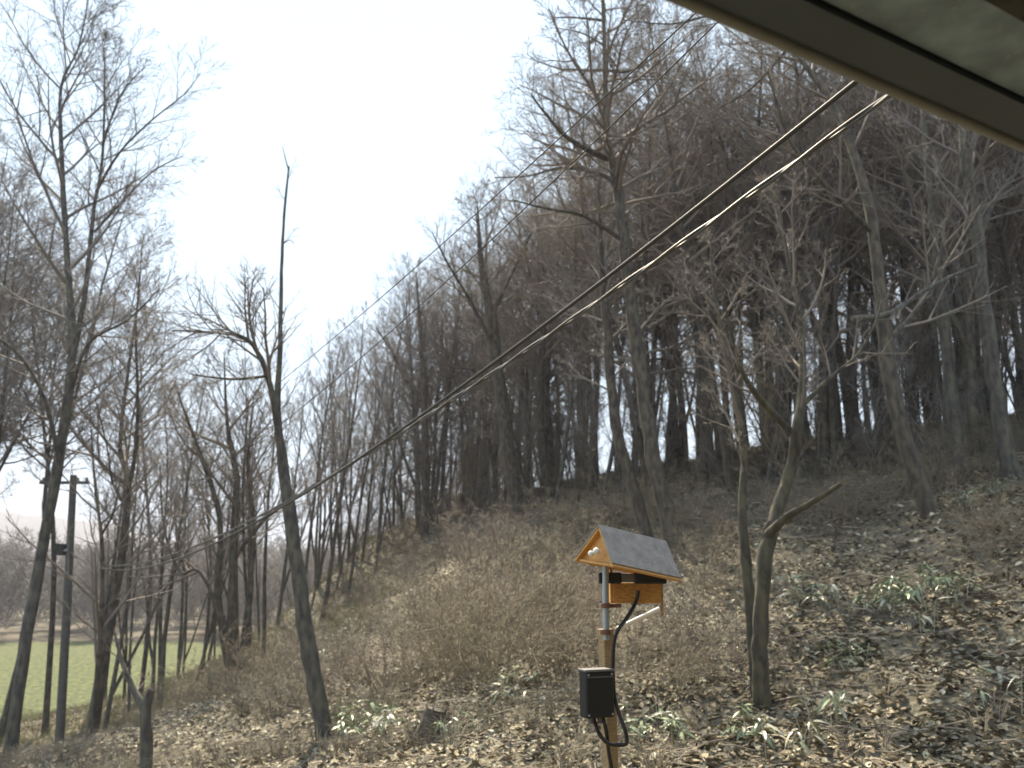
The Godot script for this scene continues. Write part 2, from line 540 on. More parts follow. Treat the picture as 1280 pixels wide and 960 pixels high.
var kinds := []
func make_kinds() -> void:
	# name of the kind, words for its label, trunk and crown meshes, materials, nominal height
	var add := func(words, cat, h, r, lean, fork, c, bm, tm):
		var m := tree_meshes(h, r, lean, fork, c)
		kinds.append({words = words, name = cat, trunk = m[0], crown = m[1], bm = bm, tm = tm, h = h})
	for k in 4:
		add.call(["brown-barked", "grey-barked"][k % 2] + " straight bare tree with a narrow crown", "straight_tree", 12.5, 0.10, 0.04, 0.0, cfg({from = 0.42, ang = [0.75, 0.7, 0.7, 0.6], lr = [0.24, 0.5, 0.5, 0.6], n = [22, 7, 6, 4], rmin = 0.0045}), [M.bark_brown, M.bark_grey][k % 2], M.twig_grey)
	for k in 3:
		add.call(["grey-barked", "brown-barked", "grey-brown"][k] + " bare tree forked into two stems", "forked_tree", 12.0, 0.115, 0.08, 0.32, cfg({from = 0.45, ang = [0.8, 0.75, 0.7, 0.6], lr = [0.26, 0.5, 0.5, 0.6], n = [14, 7, 6, 4], rmin = 0.0045}), [M.bark_grey, M.bark_brown, M.bark_grey][k], M.twig_brown)
	for k in 3:
		add.call("dense fluffy brown-crowned bare tree", "dense_crowned_tree", 13.0, 0.115, 0.05, 0.0, cfg({from = 0.36, ang = [0.95, 0.8, 0.8, 0.7], lr = [0.25, 0.52, 0.5, 0.6], n = [28, 8, 7, 4], rmin = 0.0045, trop = 0.05}), M.bark_brown, M.twig_red)
	for k in 3:
		add.call(["grey", "brown", "grey"][k] + " slender leaning bare tree", "slender_tree", 10.0, 0.062, 0.2, 0.0, cfg({from = 0.4, lr = [0.2, 0.5, 0.5, 0.6], n = [16, 7, 6, 3], rmin = 0.0045}), [M.bark_grey, M.bark_brown, M.bark_grey][k], M.twig_grey)
	for k in 2:
		add.call("bare tree with tiers of level spreading branches", "tiered_tree", 13.5, 0.115, 0.03, 0.0, cfg({from = 0.28, ang = [1.25, 0.75, 0.7, 0.6], lr = [0.24, 0.42, 0.5, 0.6], n = [28, 9, 6, 3], rmin = 0.0045, trop = 0.03, wig = 0.16}), M.bark_brown, M.twig_brown)

	for k in 3:
		add.call(["brown", "grey", "grey-brown"][k] + " upright bare tree with steep thin boughs", "upright_tree", 12.0, 0.085, 0.06, [0.3, 0.0, 0.22][k], cfg({from = 0.42, ang = [0.5, 0.5, 0.55, 0.6], lr = [0.22, 0.5, 0.5, 0.6], n = [13, 6, 6, 3], rmin = 0.0045}), [M.bark_brown, M.bark_grey, M.bark_grey][k], M.twig_grey)
	for k in 3:
		add.call("tall high-crowned bare tree", "high_crowned_tree", 18.0, 0.11, 0.08, [0.0, 0.4, 0.0][k], cfg({from = 0.5, ang = [0.9, 0.75, 0.7, 0.6], lr = [0.2, 0.5, 0.5, 0.6], n = [26, 9, 7, 4], rmin = 0.005}), M.bark_grey, M.twig_grey)

	for k in 3:
		add.call(["brown", "grey", "tan"][k] + " bushy many-stemmed undergrowth tree", "undergrowth_tree", 4.6, 0.035, 0.15, 0.15, cfg({from = 0.12, ang = [0.7, 0.7, 0.7, 0.6], lr = [0.34, 0.5, 0.5, 0.6], n = [14, 7, 5, 3], rmin = 0.004}), M.bark_brown, [M.twig_brown, M.twig_grey, M.twig_tan][k])

func put_tree(k: int, x: float, d: float, s: float, where: String, group: String) -> void:
	var e: Dictionary = kinds[k]
	var o := thing(e.name, on_ground(x, d), e.words + " " + where, "tree", group)
	o.rotation.y = rng.randf() * TAU
	o.scale = Vector3(s * rng.randf_range(0.9, 1.15), s, s * rng.randf_range(0.9, 1.15))
	part("trunk", e.trunk, e.bm, o)
	part("crown", e.crown, e.tm, o)

# a tree copied from the photograph: stems as lists of [px, py, radius in px, sideways depth]
func drawn_tree(called: String, label: String, d: float, stems: Array, bm: Material, tm: Material, crowns: Array, category := "tree") -> Node3D:
	var b: Array = stems[0][0]
	var foot := at(b[0], b[1], d)
	foot.y = height(foot.x, d)
	var o := thing(called, foot, label, category)
	var k := 0
	var cg := Geo.new()
	for st in stems:
		var g := Geo.new()
		var raw := []
		for q in st:
			var w := at(q[0], q[1], d + (q[3] if q.size() > 3 else 0.0)) - foot
			raw.append([w, q[2] * d / F])
		if k == 0:
			raw[0][0] = Vector3(raw[0][0].x, -0.3, raw[0][0].z)
		# a smooth path through the points, slightly knotted
		var pts := PackedVector3Array()
		var rad := PackedFloat32Array()
		for a in raw.size() - 1:
			var p0: Vector3 = raw[maxi(a - 1, 0)][0]
			var p1: Vector3 = raw[a][0]
			var p2: Vector3 = raw[a + 1][0]
			var p3: Vector3 = raw[mini(a + 2, raw.size() - 1)][0]
			for s in 4:
				var t := s / 4.0
				var r: float = lerpf(raw[a][1], raw[a + 1][1], t)
				var jit := Vector3(rng.randf_range(-1, 1), 0, rng.randf_range(-1, 1)) * r * (0.16 if s > 0 or a > 0 else 0.0)
				pts.append(p1.cubic_interpolate(p2, p0, p3, t) + jit)
				rad.append(r * rng.randf_range(0.92, 1.1))
		pts.append(raw[-1][0])
		rad.append(raw[-1][1])
		if k == 0:
			rad[0] *= 1.75
			rad[1] *= 1.22
		g.tube(pts, rad, 10 if k == 0 else 8, true)
		part("trunk" if k == 0 else "limb", g, bm, o)
		if k < crowns.size() and crowns[k] != null:
			var len := 0.0
			for a in pts.size() - 1: len += pts[a].distance_to(pts[a + 1])
			var c: Dictionary = crowns[k]
			branch(cg, pts, rad, c.get("len", len), c.get("lvl", 0), c, c.from)
		k += 1
	if cg.v.size() > 0:
		part("crown", cg, tm, o)
	return o

func make_drawn_trees() -> void:
	var tw := cfg({from = 0.3, n = [18, 7, 6, 4], lr = [0.22, 0.5, 0.5, 0.6], ang = [0.8, 0.7, 0.7, 0.6], rmin = 0.0045})
	var side := cfg({lvl = 1, from = 0.15, n = [0, 13, 7, 4], lr = [0.3, 0.4, 0.5, 0.6], rmin = 0.0045})
	# the two stems at the left edge
	drawn_tree("leaning_forked_tree", "tall pale-barked leaning tree dividing into two high stems beside the utility pole", 20.0, [
		[[12, 945, 7.5], [28, 830, 6.9], [52, 690, 6.3, 0.2], [76, 560, 6.2], [90, 440, 5.3, -0.2], [84, 330, 3.8], [78, 210, 3.1, 0.3], [76, 110, 2, 0.5], [98, 60, 1.2, 0.7], [112, -10, 0.75, 1]],
		[[90, 450, 4], [106, 370, 3.6, 0.3], [116, 270, 2.7, 0.6], [128, 200, 2, 0.8], [131, 100, 1.3, 1], [130, 60, 0.66, 1.1]],
		[[120, 240, 2, 0.6], [150, 190, 1.5, 0.4], [190, 150, 1.1, 0.2], [230, 118, 0.75], [250, 92, 0.4, -0.2]],
		[[118, 290, 2, 0.4], [150, 255, 1.5, 0.8], [190, 215, 1.1, 1.1], [228, 195, 0.51, 1.4]],
		[[129, 180, 1.5, 0.8], [150, 120, 1.1, 0.6], [180, 85, 0.51, 0.4]],
		[[74, 580, 3.1], [56, 500, 2.3, -0.8], [20, 440, 1.8, -1.5], [-40, 400, 1.1, -2]],
		[[86, 500, 3.1], [110, 430, 2, -0.6], [160, 400, 1.3, -1.2], [200, 360, 0.71, -1.6]]],
		M.bark_grey, M.twig_grey, [cfg({from = 0.45, n = [30, 8, 6, 4], lr = [0.17, 0.5, 0.5, 0.6]}), tw, side, side, side, side, side])
	drawn_tree("dark_twin_stem_tree", "dark tree with two rising stems and forked boughs on the bank beside the utility pole", 22.0, [
		[[112, 928, 7.7], [126, 850, 6.3], [142, 760, 5.4], [156, 660, 4.7], [160, 600, 4.1, 0.2], [150, 560, 2.8, 0.4], [158, 480, 2.3, 0.6], [172, 380, 1.4, 0.8], [178, 300, 0.32, 1]],
		[[158, 620, 3.3], [170, 560, 2.6, -0.4], [172, 500, 2.2, -0.7], [170, 420, 1.4, -1], [174, 340, 0.32, -1.2]],
		[[152, 625, 1.8], [140, 600, 1.4, -0.4], [134, 560, 0.9, -0.6], [120, 500, 0.52, -0.9]],
		[[118, 915, 3.7], [122, 840, 3.2, -0.5], [128, 740, 2.8, -0.6], [126, 665, 2.2, -0.6], [118, 600, 1.3, -0.7], [112, 500, 0.26, -0.8]],
		[[127, 668, 1.5, -0.6], [142, 640, 1.2, -0.9], [152, 590, 0.63, -1.1]]],
		M.bark_brown, M.twig_brown, [tw, tw, side, side, side])
	# the tall bare snag with the arching bough
	drawn_tree("tall_snag_tree", "tall grey-brown tree with a bare broken spire and one arching bough", 14.0, [
		[[412, 922, 12], [398, 880, 10], [384, 800, 9.6], [372, 710, 8.9], [358, 610, 7.4], [347, 520, 4.4, 0.1], [350, 430, 3], [352, 340, 2.2], [355, 270, 1.6], [361, 208, 1.1]],
		[[352, 575, 4.5], [340, 490, 3.9, -0.3], [322, 440, 3, -0.5], [300, 420, 2.2, -0.7], [262, 415, 1.6, -0.9], [215, 413, 0.73, -1]],
		[[326, 452, 1.9, -0.5], [312, 400, 1.3, -0.3], [316, 350, 0.73, -0.1]],
		[[334, 470, 2.1, -0.4], [290, 474, 1.6, -0.8], [240, 468, 0.73, -1.1]],
		[[361, 214, 0.96], [356, 196, 0.61], [353, 182, 0.3]], [[352, 306, 0.96], [362, 300, 0.61], [368, 305, 0.3]]],
		M.bark_grey, M.twig_brown, [cfg({lvl = 1, from = 0.35, n = [0, 9, 4, 2], lr = [0.3, 0.07, 0.5, 0.5], rmin = 0.003}), cfg({lvl = 1, from = 0.2, n = [0, 16, 8, 4], lr = [0.3, 0.45, 0.6, 0.6], rmin = 0.003}), side, cfg({lvl = 1, from = 0.2, n = [0, 12, 7, 4], lr = [0.3, 0.5, 0.6, 0.6], rmin = 0.003})])
	drawn_tree("broken_sapling", "short forked sapling with snapped tops in front of the field", 13.5, [
		[[184, 985, 8], [183, 920, 7], [184, 880, 6.5], [190, 862, 4]],
		[[182, 890, 5], [165, 858, 3.6, 0.2], [152, 825, 2.6, 0.3], [143, 790, 1.2, 0.4]]], M.bark_grey, M.twig_brown, [null, cfg({lvl = 2, from = 0.2, n = [0, 0, 8, 3], lr = [0.3, 0.3, 0.4, 0.6], rmin = 0.003})])
	# the tall tree behind the feeder
	drawn_tree("tall_tiered_tree", "tallest dark tree behind the bird feeder with level tiers of branches", 19.0, [
		[[846, 694, 12], [836, 650, 10], [820, 590, 9.2], [806, 500, 8.8], [792, 400, 8.4], [778, 290, 7.6], [772, 230, 6.8, 0.2], [760, 180, 5.2], [757, 120, 4], [755, 40, 2.9], [752, -60, 1.6]],
		[[764, 200, 4], [735, 188, 3.2, -0.6], [705, 168, 2.6, -1.1], [680, 140, 1.8, -1.4], [664, 118, 0.96, -1.6]],
		[[768, 225, 4], [740, 214, 3, 0.6], [700, 210, 2.2, 1], [660, 220, 1.4, 1.3], [618, 222, 0.72, 1.6]],
		[[757, 88, 2.4], [790, 88, 1.8, 0.5], [830, 62, 1.1, 0.9]],
		[[756, 26, 2.1], [720, 22, 1.4, 0.4], [690, 22, 0.72, 0.7]],
		[[796, 420, 3.2], [830, 380, 2.4, 0.8], [870, 350, 1.4, 1.4]],
		[[778, 300, 3.2], [730, 270, 2.4, -1], [690, 262, 1.8, -1.6], [640, 250, 0.8, -2]]],
		M.bark_brown, M.twig_brown, [cfg({from = 0.52, n = [38, 9, 6, 4], lr = [0.19, 0.42, 0.5, 0.6], ang = [1.25, 0.7, 0.7, 0.6], trop = 0.02, wig = 0.17, rmin = 0.005}), side, side, side, side, side, side])
	drawn_tree("mossy_thin_tree", "thin leaning tree close beside the tallest dark tree", 19.6, [
		[[818, 690, 8], [796, 620, 7.5], [776, 560, 7], [766, 500, 6.5], [760, 420, 6], [752, 330, 4], [748, 230, 0.8]]],
		M.bark_brown, M.twig_grey, [cfg({from = 0.5, n = [14, 6, 5, 3], lr = [0.2, 0.5, 0.5, 0.6], rmin = 0.005})])
	# the crooked tree right of the feeder
	drawn_tree("crooked_mossy_tree", "crooked mossy multi-stemmed tree on the slope beside the bird feeder", 10.2, [
		[[955, 888, 12], [950, 830, 9.3], [952, 760, 9.3], [958, 690, 9.3], [972, 640, 8.1, 0.2], [990, 580, 7.3, 0.3], [996, 535, 6.9, 0.2], [1004, 480, 5, 0.4], [1000, 400, 3.8, 0.6], [985, 320, 2.5, 0.8], [970, 240, 1.2, 1]],
		[[946, 880, 6.9, 0.1], [940, 800, 6.5, 0.2], [934, 720, 6.9, 0.3], [928, 640, 5.8, 0.4], [930, 560, 4.6, 0.6], [915, 470, 3.5, 0.8], [895, 380, 2.5, 1], [888, 300, 1.4, 1.2]],
		[[960, 668, 5.8], [985, 645, 4.6, -0.3], [1015, 628, 3.5, -0.6], [1052, 604, 2.7, -0.9]],
		[[994, 545, 5, 0.3], [960, 510, 4.2, 0.1], [930, 470, 3.1, -0.2], [915, 420, 2, -0.4], [900, 350, 0.94, -0.6]],
		[[1000, 510, 3.8, 0.3], [1040, 470, 2.7, 0.5], [1075, 440, 1.9, 0.7], [1100, 390, 0.94, 0.9]]],
		M.bark_moss, M.twig_brown, [cfg({from = 0.62, n = [12, 7, 5, 3], lr = [0.2, 0.45, 0.5, 0.6], rmin = 0.003}), cfg({from = 0.5, n = [10, 6, 5, 3], lr = [0.2, 0.45, 0.5, 0.6], rmin = 0.003}), null, cfg({lvl = 1, from = 0.3, n = [0, 8, 5, 3], lr = [0.3, 0.4, 0.5, 0.6], rmin = 0.003}), cfg({lvl = 1, from = 0.3, n = [0, 8, 5, 3], lr = [0.3, 0.4, 0.5, 0.6], rmin = 0.003})])
	drawn_tree("thick_footed_tree", "dark thick-footed tree leaning on the leafy slope above the bamboo grass", 15.4, [
		[[1170, 660, 14], [1150, 610, 10], [1128, 540, 9.6], [1110, 450, 9.2], [1098, 350, 8], [1085, 250, 6.4], [1050, 150, 4.8, 0.4], [1005, 80, 3.6, 0.8], [960, 35, 2.7, 1], [900, 18, 1.9, 1.2], [840, 30, 1.3, 1.4], [780, 25, 0.64, 1.6]],
		[[1090, 290, 4], [1040, 240, 3.2, -0.8], [990, 180, 2.4, -1.4], [960, 90, 1.3, -1.8]],
		[[1106, 430, 4], [1150, 380, 3.2, 0.8], [1180, 300, 2.2, 1.4], [1190, 200, 1.1, 1.8]],
		[[985, 60, 2, 0.9], [940, 110, 1.6, 1.2], [890, 140, 0.8, 1.5]]],
		M.bark_brown, M.twig_brown, [cfg({from = 0.5, n = [16, 7, 5, 3], lr = [0.14, 0.45, 0.5, 0.6], rmin = 0.004}), side, side, side])
	drawn_tree("pale_barked_tree", "smooth pale grey tree standing at the edge of the wood above the slope", 16.6, [
		[[1268, 590, 11], [1252, 530, 9.8], [1240, 450, 9.3], [1228, 360, 8.9], [1218, 280, 8.1], [1208, 200, 7.2], [1200, 110, 6], [1194, 0, 4.2]],
		[[1222, 300, 3.4], [1250, 240, 2.5, 0.8], [1290, 200, 1.3, 1.2]]],
		M.bark_grey, M.twig_grey, [cfg({from = 0.5, n = [14, 6, 5, 3], lr = [0.2, 0.5, 0.5, 0.6], rmin = 0.004}), side])
	drawn_tree("pale_slim_tree", "slim pale tree with a straight bare stem next to the smooth pale grey tree", 17.6, [
		[[1208, 600, 10], [1194, 530, 8.5], [1186, 460, 8], [1178, 380, 7.5], [1168, 280, 6.5], [1158, 180, 5], [1150, 60, 3]]],
		M.bark_grey, M.twig_grey, [cfg({from = 0.45, n = [14, 6, 5, 3], lr = [0.17, 0.5, 0.5, 0.6], rmin = 0.004})])
	# the big dark trunks in the middle of the wood
	drawn_tree("stout_dark_tree", "stout dark tree with a straight trunk at the front of the wood above the brush", 30.0, [
		[[650, 668, 10], [640, 600, 8.9], [628, 500, 8.5], [614, 400, 6.8], [602, 330, 4.2], [596, 250, 0.68]],
		[[620, 440, 3], [590, 380, 2.2, -0.6], [560, 330, 1.3, -1.2], [540, 290, 0.6, -1.6]],
		[[612, 400, 4.2], [640, 340, 3.1, 0.8], [665, 290, 1.4, 1.4]]],
		M.bark_brown, M.twig_brown, [cfg({from = 0.45, n = [22, 8, 6, 4], lr = [0.2, 0.5, 0.5, 0.6], rmin = 0.006}), side, side])
	drawn_tree("bowed_limb_tree", "dark tree with a low bowed limb on the near edge of the wood", 36.0, [
		[[528, 745, 6.4], [530, 680, 5.2], [532, 600, 4.8], [530, 500, 4.4], [526, 420, 2.9], [520, 340, 0.56]],
		[[528, 500, 3.2], [505, 470, 2.7, 0.5], [490, 440, 1.9, 0.8], [470, 410, 0.96, 1]]],
		M.bark_brown, M.twig_brown, [cfg({from = 0.4, n = [22, 8, 6, 4], lr = [0.2, 0.5, 0.5, 0.6], rmin = 0.006}), side])
	# the clump of dark stems below the arching bough
	drawn_tree("clumped_stem_tree", "bushy tree of many dark stems spreading from one foot beyond the snag", 25.0, [
		[[290, 850, 6.3], [290, 760, 5.6], [292, 680, 5.2], [296, 600, 4.5], [284, 530, 2.4], [280, 440, 0.42]],
		[[286, 840, 4.9], [272, 740, 4.2, -0.4], [276, 660, 3.5, -0.6], [262, 600, 3.1, -0.8], [240, 540, 2.1, -1], [222, 490, 0.98, -1.2]],
		[[300, 845, 4.9], [312, 740, 4.2, 0.4], [316, 660, 3.8, 0.7], [310, 580, 2.4, 0.9], [318, 490, 0.42, 1.1]],
		[[292, 700, 2.8], [330, 650, 2.4, -0.3], [372, 620, 1.8, -0.5], [400, 600, 0.98, -0.7]],
		[[288, 790, 2.8], [250, 715, 2.2, 0.6], [225, 715, 1.8, 0.8], [205, 660, 1.4, 1], [200, 580, 0.84, 1.2]]],
		M.bark_brown, M.twig_brown, [cfg({from = 0.4, n = [14, 7, 6, 3], lr = [0.24, 0.5, 0.5, 0.6], rmin = 0.005}), tw, tw, side, side])

func wood() -> void:
	# trees of the wood on the hill: a jittered lattice in the ground plan, behind the wood's edge
	var edge := PackedVector2Array()
	for p in [[425, 46.0], [520, 40.0], [600, 34.0], [700, 27.5], [800, 23.5], [900, 21.5], [1010, 20.5], [1150, 19.5], [1290, 19], [1420, 17], [1800, 14.0], [2600, 12.0], [4200, 11.0]]:
		var w := at(p[0], 700, p[1])
		edge.append(Vector2(w.x, p[1]))
	var pool := [0, 1, 2, 3, 4, 5, 6, 7, 8, 9, 0, 1, 2, 3, 13, 14, 10, 12]
	var count := 0
	var d := 15.0
	while d < 66.0:
		var x := -20.0
		while x < 40.0:
			var px := x + rng.randf_range(-0.9, 0.9)
			var pd := d + rng.randf_range(-0.9, 0.9)
			x += 2.0
			var e := 1e9
			for k in edge.size() - 1:
				if px >= edge[k].x and px < edge[k + 1].x:
					e = lerpf(edge[k].y, edge[k + 1].y, (px - edge[k].x) / (edge[k + 1].x - edge[k].x))
			if pd < e or pd > e + 24.0: continue
			if px > pd * 0.66 + 3.0: continue
			if rng.randf() < 0.1: continue
			var k: int = pool[rng.randi() % pool.size()]
			var tall := lerpf(0.84, 1.12, smoothstep(-9.0, 7.0, px)) * rng.randf_range(0.85, 1.08)
			if k >= 10 and k <= 12: tall *= 1.1
			var deep := "at the front edge of the wood" if pd < e + 4.5 else ("deep in the wood" if pd < e + 15.0 else "far back over the crest")
			put_tree(k, px, pd, tall, deep, "trees " + deep)
			count += 1
		d += 2.0
	for n in 105:
		var t := rng.randf()
		var e := rng.randf_range(0.0, 9.0)
		var px := lerpf(-5.0, 17.0, t)
		var k0 := 0
		while k0 < edge.size() - 2 and edge[k0 + 1].x < px: k0 += 1
		var d0 := lerpf(edge[k0].y, edge[k0 + 1].y, clampf((px - edge[k0].x) / (edge[k0 + 1].x - edge[k0].x), 0.0, 1.0))
		if n % 3 == 0:
			put_tree([10, 11, 12, 15, 16, 17][rng.randi() % 6], px, d0 - 1.0 + e, rng.randf_range(0.3, 0.6), "of sapling size under the wood", "saplings under the wood")
		else:
			put_tree(21 + rng.randi() % 3, px, d0 - 1.5 + e * 1.5, rng.randf_range(0.6, 1.25), "under the wood on the hill", "undergrowth under the wood")
	print("wood trees ", count)
	for q in [[815, 27, 7, 1.1], [850, 30, 8, 1.2], [885, 26, 9, 1.05], [925, 28, 7, 1.12], [965, 25, 8, 1.1], [1010, 27, 9, 1.15], [1060, 24, 7, 1.15], [1120, 26, 8, 1.15], [1180, 23, 9, 1.15], [1250, 25, 7, 1.2], [690, 33, 8, 1.0], [640, 38, 7, 1.0], [580, 42, 9, 0.98], [740, 30, 9, 1.02], [530, 45, 8, 0.92]]:
		var w := at(q[0], 700, q[1])
		put_tree(q[2], w.x, q[1], q[3], "towering in the middle of the wood", "tall trees in the middle of the wood")
	# slim close-set stems where the wood thins out towards the field, and more behind the crest
	for n in 42:
		var pd := rng.randf_range(37.0, 58.0)
		var w := at(rng.randf_range(385.0, 640.0), 700, pd)
		put_tree([15, 16, 17, 1, 3][rng.randi() % 5], w.x, pd, rng.randf_range(0.8, 0.98), "where the wood thins towards the field", "slim trees where the wood thins")
	for n in 46:
		var pd := rng.randf_range(22.0, 44.0)
		put_tree([0, 1, 13, 14, 16, 17, 12][rng.randi() % 7], rng.randf_range(0.22, 0.64) * pd, pd, rng.randf_range(0.75, 1.1), "packed along the hill crest", "trees packed along the crest")
	# thin trees along the foot of the slope between field and hill
	for q in [[170, 34], [205, 31], [232, 36], [250, 29], [268, 38], [305, 33], [322, 40], [338, 30], [352, 37], [372, 43], [385, 33], [398, 39], [408, 46], [420, 36], [432, 42], [440, 50], [452, 38], [462, 46], [474, 40], [486, 52], [150, 41], [362, 50], [300, 47], [415, 55], [446, 60], [215, 27], [262, 33], [345, 45], [378, 28], [392, 52], [404, 30], [436, 33], [456, 53], [468, 34], [495, 46], [505, 42], [180, 29], [240, 42], [282, 44], [318, 27], [330, 36], [425, 49], [480, 60], [500, 55]]:
		var w := at(q[0], 700, q[1])
		var k: int = [15, 16, 17, 10, 15, 12, 16, 17][rng.randi() % 8]
		put_tree(k, w.x, q[1], rng.randf_range(0.72, 0.92), "between the hill and field", "trees at the foot of the slope")
	# trees crowding the left bank
	for q in [[-30, 24, 18, 0.95], [25, 29, 19, 1.05], [-80, 26, 20, 0.95], [-20, 33, 19, 1.1], [130, 32, 20, 0.82], [190, 34, 18, 0.78], [-130, 23, 18, 1.0], [-60, 38, 20, 1.15], [215, 30, 16, 0.85], [150, 27, 17, 0.8], [10, 26, 20, 0.9], [-50, 29, 19, 1.0], [80, 30, 18, 0.9], [235, 40, 20, 0.72]]:
		var w := at(q[0], 700, q[1])
		put_tree(q[2], w.x, q[1], q[3], "round the utility pole", "trees on the bank round the utility pole")

func far_wood() -> void:
	var m := tree_meshes(9.0, 0.16, 0.06, 0.0, cfg({last = 3, n = [22, 8, 5], from = 0.15, lr = [0.3, 0.5, 0.6, 0.6], rmin = 0.014, ang = [0.8, 0.8, 0.8, 0.6]}))
	var xf := []
	for k in 620:
		var d := rng.randf_range(86.0, 150.0)
		var x := rng.randf_range(-0.75, 0.25) * d
		var s := rng.randf_range(0.7, 1.2)
		xf.append(Transform3D(Basis(Vector3.UP, rng.randf() * TAU).scaled(Vector3(s * 1.3, s, s * 1.3)), on_ground(x, d)))
	stuff("far_wood", m[1], M.twig_grey, xf, [], "brown bare wood standing along the far side of the green field", "wood")
	# hazy hills
	var g := Geo.new()
	var fn := FastNoiseLite.new()
	fn.seed = 77
	fn.frequency = 0.004
	var cols := 90
	for r in 7:
		for k in cols:
			var x := lerpf(-1500.0, 900.0, k / float(cols - 1))
			var top := 30.0 + 42.0 * smoothstep(-300.0, -640.0, x) + fn.get_noise_1d(x) * 16.0 + fn.get_noise_1d(x * 5.0) * 4.0
			var t: float = [0.0, 0.25, 0.5, 0.75, 1.0, 0.8, 0.0][r]
			g.v.append(Vector3(x, -8.0 + t * (top + 8.0), -(820.0 + r * 50.0)))
	for r in 7:
		for k in cols:
			var l := g.v[r * cols + maxi(k - 1, 0)]
			var rr := g.v[r * cols + mini(k + 1, cols - 1)]
			var u := g.v[maxi(r - 1, 0) * cols + k]
			var o := g.v[mini(r + 1, 6) * cols + k]
			g.n.append((rr - l).cross(o - u).normalized())
	for r in 6:
		for k in cols - 1:
			var p := r * cols + k
			g.i.append_array([p, p + cols, p + 1, p + 1, p + cols, p + cols + 1])
	tag(part("hills", g, M.hill, self), "", "", "", "structure")

func field() -> void:
	var g := Geo.new()
	var nx := 44
	var nd := 30
	for j in nd:
		for k in nx:
			var d := lerpf(38.0, 84.0, j / float(nd - 1)) + sin(k * 0.9) * (0.5 if j == 0 else 0.0)
			var x := lerpf(-75.0, -12.5 - (d - 38.0) * 0.12, k / float(nx - 1))
			g.v.append(Vector3(x, height(x, d) + 0.14, -d))
			g.n.append(Vector3.UP)
	for j in nd - 1:
		for k in nx - 1:
			var p := j * nx + k
			g.i.append_array([p, p + nx, p + 1, p + 1, p + nx, p + nx + 1])
	tag(part("field", g, M.field, self), "", "", "", "structure")

# ---------------------------------------------------------------- ground cover
func leaf_mesh() -> ArrayMesh:
	var g := Geo.new()
	var sp := [[-0.5, 0.0, 0.02], [-0.2, 0.22, 0.10], [0.15, 0.26, 0.12], [0.5, 0.0, 0.05]]
	for s in [-1.0, 1.0]:
		var a := Vector3(-0.5, 0.03, 0)
		var m1 := Vector3(-0.1, 0.0, 0)
		var m2 := Vector3(0.5, 0.10, 0)
		var e1 := Vector3(-0.22, 0.12, 0.24 * s)
		var e2 := Vector3(0.16, 0.14, 0.27 * s)
		g.tri(a, m1, e1)
		g.tri(m1, e2, e1)
		g.tri(m1, m2, e2)
	return g.mesh()

